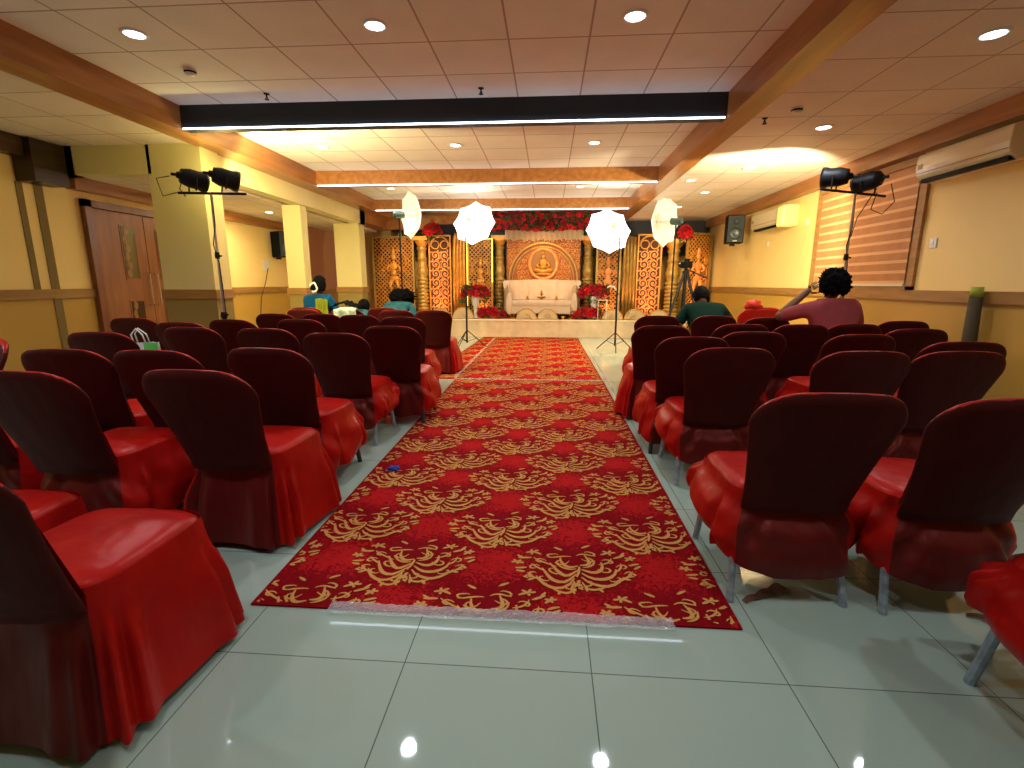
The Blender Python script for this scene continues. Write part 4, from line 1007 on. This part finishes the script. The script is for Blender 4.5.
fan(-2.12, 12.28, .27, 'cream pleated fan under the left rose bouquet'); fan(-2.70, 12.28, .25, 'leftmost cream pleated fan on the stage')
fan(1.56, 12.26, .25, 'cream pleated fan right of the rose mound'); fan(2.10, 12.28, .26, 'cream pleated fan second from the right end of stage'); fan(2.66, 12.30, .24, 'rightmost cream pleated fan on the stage')
for x, t in ((.30, 'small brass offering bowl on the stage right of the fans'),):
    r = empty('brass_bowl', t, 'bowl', (x+.06, 12.27, S0)); MB().lathe([(0,.0),(.05,0),(.055,.01),(.03,.03),(.09,.08),(.085,.08),(.0,.04)], 18).build('bowl', M['brass'], r, True)
ps = tag(MB().tube([(1.66,12.2,.02),(1.66,12.2,1.0),(1.64,12.2,1.13),(1.56,12.2,1.22),(1.46,12.2,1.24),(1.40,12.2,1.2)], .022, 10).build('curved_pipe', M['white'], None, True), 'curved white pipe rising in front of the stage beside the right umbrella', 'pipe')
bx = empty('glass_stand', 'small clear acrylic stand beside the right rose bouquet', 'stand', (1.30, 12.2, 0))
for dx in (-.10, .10): MB().tube([(dx,0,.43),(dx,0,.90)], .008, 6).build('leg', M['white'], bx)
bevel(MB().box(-.13,.13,-.06,.10,.90,.915).build('top_plate', M['white'], bx), .003)

# ------------------------------------------------------------------ people
def skin_obj(name, joints, edges, m, parent, roots=(0,), sub=2):
    """joints: list of (co, rx, ry)"""
    me = bpy.data.meshes.new(name); me.from_pydata([j[0] for j in joints], edges, []); me.materials.append(m)
    o = bpy.data.objects.new(name, me); col.objects.link(o); o.parent = parent
    md = o.modifiers.new('skin', 'SKIN'); md.use_smooth_shade = True
    if not me.skin_vertices:
        with bpy.context.temp_override(object=o, active_object=o): bpy.ops.mesh.customdata_skin_add()
    sv = me.skin_vertices[0].data
    for i, j in enumerate(joints): sv[i].radius = (j[1], j[2]); sv[i].use_root = i in roots
    md2 = o.modifiers.new('sub', 'SUBSURF'); md2.levels = sub; md2.render_levels = sub
    return o
def person(label, loc, rz, arms, lean=.0, hair='short', shirt=None, trousers=None, skinm=None, s=1.0, head_tilt=.0, head_yaw=0.0, group=None):
    """seated figure facing +Y; hips at local (0,0,.55); lean: forward bend in radians"""
    r = empty('person', label, 'person', loc, rz); r.scale = (s, s, s)
    def up(x, y, z):    # bend the trunk about the hips
        dz = z-.55; return (x, y + dz*sin(lean) , .55 + dz*cos(lean))
    def upy(x, dy, z): p = up(x, 0, z); return (p[0], p[1]+dy*cos(lean), p[2]-dy*sin(lean))
    J = []; E = []
    def add(co, a, b=None, prev=None):
        J.append((co, a, b or a)); 
        if prev is not None: E.append((prev, len(J)-1))
        return len(J)-1
    pel = add((0,0,.55), .15, .12); sp = add(upy(0,0,.72), .135, .10, pel); ch = add(upy(0,0,.90), .15, .105, sp)
    nb = add(upy(0,0,1.035), .07, .065, ch); nk = add(upy(0,.015,1.09), .055, .055, nb)
    for g in (-1, 1):
        h = add((g*.10,.06,.54), .095, .09, pel); k = add((g*.14,.46,.53), .065, .065, h); a = add((g*.13,.50,.10), .042, .042, k)
        add((g*.13,.54,.045), .040, .032, a); add((g*.13,.66,.030), .035, .022, len(J)-1)
        sh = add(upy(g*.175,0,1.0), .062, .062, ch); el, wr = arms[0 if g < 0 else 1]
        e = add(el, .048, .048, sh); w = add(wr, .031, .031, e)
        d = (Vector(wr)-Vector(el)).normalized(); pa = add(tuple(Vector(wr)+d*.055), .036, .020, w)
    body = skin_obj('body', J, E, skinm or M['skin'], r)
    # hands: palm roots inside the arm, five separate bent fingers
    for g in (-1, 1):
        el, wr = arms[0 if g < 0 else 1]; d = (Vector(wr)-Vector(el)).normalized(); side = d.cross(Vector((0,1,.2))).normalized()
        pn = side.cross(d).normalized(); P = Vector(wr)+d*.06; FJ, FE, RT = [], [], []
        for k, (off, ln) in enumerate(((-.028,.062),(-.010,.074),(.009,.070),(.027,.055))):
            i0 = len(FJ); RT.append(i0); q = P + side*off
            for t, cu in ((0,0),(.4,.06),(.75,.25),(1.0,.55)):
                FJ.append((tuple(q + d*(ln*t+.012) - pn*ln*cu*.6), .0085-.002*t, .0085-.002*t))
            FE += [(i0+j, i0+j+1) for j in range(3)]
        i0 = len(FJ); RT.append(i0); q = P - d*.025 - side*.026
        for t in (0,.5,1.0): FJ.append((tuple(q - side*(.010+.032*t) + d*.045*t - pn*.018*t), .0105-.002*t, .0105-.002*t))
        FE += [(i0,i0+1),(i0+1,i0+2)]
        skin_obj('fingers', FJ, FE, skinm or M['skin'], body, RT, 1)
    # head with face
    hc = Vector(upy(0,.03,1.195)); hd = bpy.data.objects.new('head', None)
    b = MB()
    def hf(i, n, k, m):
        th = PI*i/m; a = 2*PI*k/n; x, y, z = sin(th)*cos(a), sin(th)*sin(a), cos(th)
        jaw = 1-.28*max(0,-z)**1.3; X = .078*x*jaw; Y = .098*y*(1-.12*max(0,-z)); Z = .122*z
        if y > .2: Y += .010*math.exp(-((z+.75)/.2)**2)*math.exp(-(x/.4)**2)         # chin
        if y > .4: Y += .022*math.exp(-((z+.12)/.18)**2)*math.exp(-(x/.13)**2)       # nose
        if y > .4: Y -= .008*math.exp(-((z-.08)/.12)**2)*(math.exp(-((abs(x)-.38)/.14)**2))
        return (X, Y, Z)
    n, m = 40, 28; vs = [hf(i, n, k, m) for i in range(m+1) for k in range(n)]
    fs = [(i*n+k, i*n+(k+1)%n, (i+1)*n+(k+1)%n, (i+1)*n+k) for i in range(m) for k in range(n)]
    h = b.add(vs, fs).build('head', skinm or M['skin'], r, True)
    h.location = hc; h.rotation_euler = (-lean*.6-head_tilt, 0, head_yaw)
    for g in (-1, 1):
        MB().ell((g*.030,.083,.008), (.012,.008,.009), 10, 8).build('eye', M['white'], h, True)
        MB().ell((g*.030,.0905,.008), (.005,.002,.005), 8, 6).build('iris', M['blackp'], h, True)
        MB().ell((g*.079,-.002,-.010), (.010,.020,.032), 10, 8).build('ear', skinm or M['skin'], h, True)
        MB().tube([(g*.016,.098,.030),(g*.045,.088,.032)], .0035, 6).build('eyebrow', M['hair'], h)
    MB().tube([(-.022,.091,-.062),(0,.097,-.060),(.022,.091,-.062)], [.003,.006,.003], 8).build('mouth', mat('lips', (.22,.06,.05), .5), h)
    hb = MB(); n, m = 48, 26; rr = {'short': (.093,.110,.128), 'bushy': (.122,.130,.136), 'mass': (.19,.15,.125), 'bun': (.096,.115,.132)}[hair]; amp = .34 if hair in ('bushy', 'mass') else .06
    vs = []
    for i in range(m+1):
        for k in range(n):
            th = PI*.74*i/m; a = 2*PI*k/n; d = Vector((sin(th)*cos(a), sin(th)*sin(a), cos(th)))
            lim = 1.0
            if d.y > .15 and d.z < .55: lim = .70                    # open at the face
            w = lim*(1+amp*noise.noise(d*7+Vector((loc[0],0,0)))+amp*.5*noise.noise(d*19))
            vs.append((d.x*rr[0]*w, d.y*rr[1]*w-.012, d.z*rr[2]*w+.012))
    fs = [(i*n+k, i*n+(k+1)%n, (i+1)*n+(k+1)%n, (i+1)*n+k) for i in range(m) for k in range(n)]
    hr = hb.add(vs, fs).build('hair', M['hair'], h, True)
    if hair == 'bun':
        MB().ell((0,-.135,-.035), (.06,.045,.055), 14, 10, .2).build('hair_bun', M['hair'], hr, True)
    # shirt and trousers follow the body
    SJ, SE = [], []
    def sadd(co, a, b=None, prev=None):
        SJ.append((co, a, b or a)); 
        if prev is not None: SE.append((prev, len(SJ)-1))
        return len(SJ)-1
    p0 = sadd((0,0,.55), .172, .150); p1 = sadd(upy(0,0,.72), .165, .130, p0); p2 = sadd(upy(0,0,.90), .195, .135, p1); sadd(upy(0,0,1.06), .090, .085, p2)
    for g in (-1, 1):
        sh = sadd(upy(g*.185,0,1.005), .080, .080, p2); el, wr = arms[0 if g < 0 else 1]
        mid = Vector(upy(g*.185,0,1.005)).lerp(Vector(el), .92); sadd(tuple(mid), .064, .064, sh)
    skin_obj('shirt', SJ, SE, shirt, r)
    TJ, TE = [((0,.0,.54),.155,.13)], []
    for g in (-1, 1):
        i = len(TJ); TJ += [((g*.11,.10,.54),.105,.10), ((g*.14,.46,.535),.080,.080), ((g*.13,.50,.30),.066,.066), ((g*.13,.505,.09),.060,.060)]
        TE += [(0,i),(i,i+1),(i+1,i+2),(i+2,i+3)]
    skin_obj('trousers', TJ, TE, trousers or M['denim'], r)
    for g in (-1,1): MB().ell((g*.13,.60,.040), (.045,.125,.040), 14, 8).build('shoe', M['blackp'], r, True)
    return r
# pink shirted man, left elbow raised with hand to his head
person('man in a pink shirt with bushy black hair, raising one hand to his face', (2.88, 5.24, -.085), .08,
       (((-.40,.20,.90), (-.14,.22,1.13)), ((.30,.10,.80), (.14,.32,.72))), .06, 'bushy', M['pink'], s=1.14)
person('man in a dark green shirt with short black hair, hunched forward', (2.05, 6.40, -.14), .0,
       (((-.30,.22,.74), (-.12,.44,.66)), ((.30,.22,.74), (.12,.44,.66))), .66, 'short', M['green'], s=1.20, head_tilt=.4)
w1 = person('woman in a blue and lime sari with white flowers in her hair', (-3.70, 7.70, -.08), -.25,
       (((-.27,.14,.74), (-.10,.34,.66)), ((.27,.14,.74), (.10,.34,.66))), .12, 'bun', M['blue'], M['blue'], s=1.12)
def shawl(parent, x0, x1, z0, z1, m, name, seed, ybase=-.16, parentrot=None):
    def fn(u, v):
        x = x0+(x1-x0)*u; z = z1+(z0-z1)*v; bulge = .05*sin(PI*u); return (x, ybase-bulge*(1-.3*v)+.014*sin(u*22+seed+v*3), z - .03*(2*u-1)**2)
    return MB().grid(fn, 30, 16).build(name, m, parent, True, recalc=False)
shawl(w1, .08, .30, .55, 1.02, M['lime'], 'sari_drape', 1, -.12)
b = MB()
for k in range(22):
    a = 2*PI*k/22; b.ell((.02+.050*cos(a), -.055-.01*sin(a*3), 1.165+.060*sin(a)), (.014,.014,.014), 8, 6)
b.build('jasmine_string', M['jasmine'], w1, True)
w2 = person('woman in teal clothes reclining with long dark hair spread out', (-3.00, 7.26, -.05), -.1,
       (((-.27,.14,.70), (-.10,.34,.66)), ((.27,.14,.70), (.10,.34,.66))), .85, 'bun', M['teal'], M['teal'])
MB().grid(lambda u, v: (-.26+.34*u, .02+.26*v-.10, .98+.07*sin(PI*u)+.03*v+.012*sin(u*30)), 24, 6).build('loose_hair', M['hair'], w2, True, recalc=False)
person('person in teal bowed forward with a mass of bushy black hair', (-2.50, 7.74, -.10), -.1,
       (((-.26,.20,.72), (-.10,.38,.68)), ((.26,.20,.72), (.10,.38,.68))), .72, 'mass', M['teal'], s=1.12)
def clothf(u, v):
    x = -2.99+.32*u
    if v < .25: y, z = 6.86-.16*v/.25, .955
    else: y, z = 6.69+.012*sin(u*13+v*4)+.10*(v-.25), .955-.55*(v-.25)
    return (x, y, z - .008*sin(u*17) - .02*(2*u-1)**2)
tag(MB().grid(clothf, 26, 18).build('printed_cloth', M['mint'], None, True, recalc=False), 'mint and white printed cloth draped over a chair back beside the women', 'cloth')
chair(-2.86, 6.80, 'mid', 'chair of the woman in teal, mint printed cloth over its back')

# ------------------------------------------------------------------ lights
def light(kind, loc, energy, color, rot=None, target=None, **kw):
    ld = bpy.data.lights.new('light', kind); ld.energy = energy; ld.color = color
    for k, v in kw.items(): setattr(ld, k, v)
    o = bpy.data.objects.new('light', ld); col.objects.link(o); o.location = loc
    if target is not None: o.rotation_euler = (Vector(target)-Vector(loc)).to_track_quat('-Z', 'Y').to_euler()
    elif rot: o.rotation_euler = rot
    return o
WARM = (1,.66,.34)
light('SPOT', (2.92, 6.10, 2.36), 300, (1,.84,.50), target=(2.2, 10.5, 1.95), spot_size=math.radians(116), spot_blend=.3, shadow_soft_size=.10)
light('SPOT', (-3.45, 5.55, 2.40), 230, (1,.80,.42), target=(-1.9, 10.5, 1.9), spot_size=math.radians(125), spot_blend=.15, shadow_soft_size=.06)
light('POINT', (-3.62, 5.60, 2.50), 13, (1,.85,.35), shadow_soft_size=.05)
light('SPOT', (-1.5, 10.2, 2.42), 170, (1,.9,.75), target=(-.6, 13.0, 1.4), spot_size=math.radians(130), spot_blend=.6, shadow_soft_size=.35)
light('SPOT', (1.2, 9.9, 2.28), 170, (1,.9,.75), target=(.3, 13.0, 1.4), spot_size=math.radians(130), spot_blend=.6, shadow_soft_size=.35)
for x in (-2.8, -1.7, 1.5, 2.45):          # warm uplights at the foot of the backdrop
    light('SPOT', (x, 12.55, .50), 16, (1,.42,.18), target=(x, 12.95, 1.5), spot_size=math.radians(95), spot_blend=.7, shadow_soft_size=.08)
light('SPOT', (-.16, 11.0, 2.7), 120, (1,.60,.26), target=(-.16, 13.0, 1.6), spot_size=math.radians(60), spot_blend=.7, shadow_soft_size=.2)
for x in (-3.3, 3.1): light('SPOT', (x*.9, 11.2, 2.7), 90, (1,.60,.26), target=(x, 12.8, 1.4), spot_size=math.radians(75), spot_blend=.7, shadow_soft_size=.2)
light('SPOT', (2.0, 11.0, 2.75), 230, (1,.58,.25), target=(1.6, 9.6, 0), spot_size=math.radians(100), spot_blend=.8, shadow_soft_size=.2)  # added warm fill spot for the floor before the stage, no fixture
light('SPOT', (-1.9, 11.2, 2.75), 130, (1,.58,.25), target=(-1.6, 10.6, 0), spot_size=math.radians(90), spot_blend=.8, shadow_soft_size=.2)  # second added warm floor fill, on the left
light('AREA', (-5.2, 8.5, 2.5), 18, (1,.78,.45), rot=(0,0,0), size=1.0)

w = bpy.data.worlds.new('World'); bpy.context.scene.world = w; w.use_nodes = True
w.node_tree.nodes['Background'].inputs[0].default_value = (.5,.42,.36,1); w.node_tree.nodes['Background'].inputs[1].default_value = .0

# ------------------------------------------------------------------ camera
F = 491.4; yaw, pitch, roll = .0731, .201, .0025
cam = bpy.data.cameras.new('camera'); co = bpy.data.objects.new('camera', cam); col.objects.link(co)
cam.sensor_width = 36; cam.lens = 36*F/1024; cam.clip_start = .02
fwd = Vector((-sin(yaw)*cos(pitch), cos(yaw)*cos(pitch), -sin(pitch))); rt = Vector((cos(yaw), sin(yaw), 0)); upv = rt.cross(fwd)
r2 = rt*cos(roll)+upv*sin(roll); u2 = -rt*sin(roll)+upv*cos(roll)
mt = Matrix((r2, u2, -fwd)).transposed().to_4x4(); mt.translation = Vector((0,0,1.287)); co.matrix_world = mt
sc = bpy.context.scene; sc.camera = co
sc.view_settings.view_transform = 'Standard'; sc.view_settings.exposure = 0.66
sc.cycles.use_denoising = True; sc.cycles.max_bounces = 6; sc.cycles.diffuse_bounces = 4; sc.cycles.glossy_bounces = 3; sc.cycles.transparent_max_bounces = 8
sc.cycles.sample_clamp_indirect = 6; sc.cycles.caustics_reflective = False; sc.cycles.caustics_refractive = False
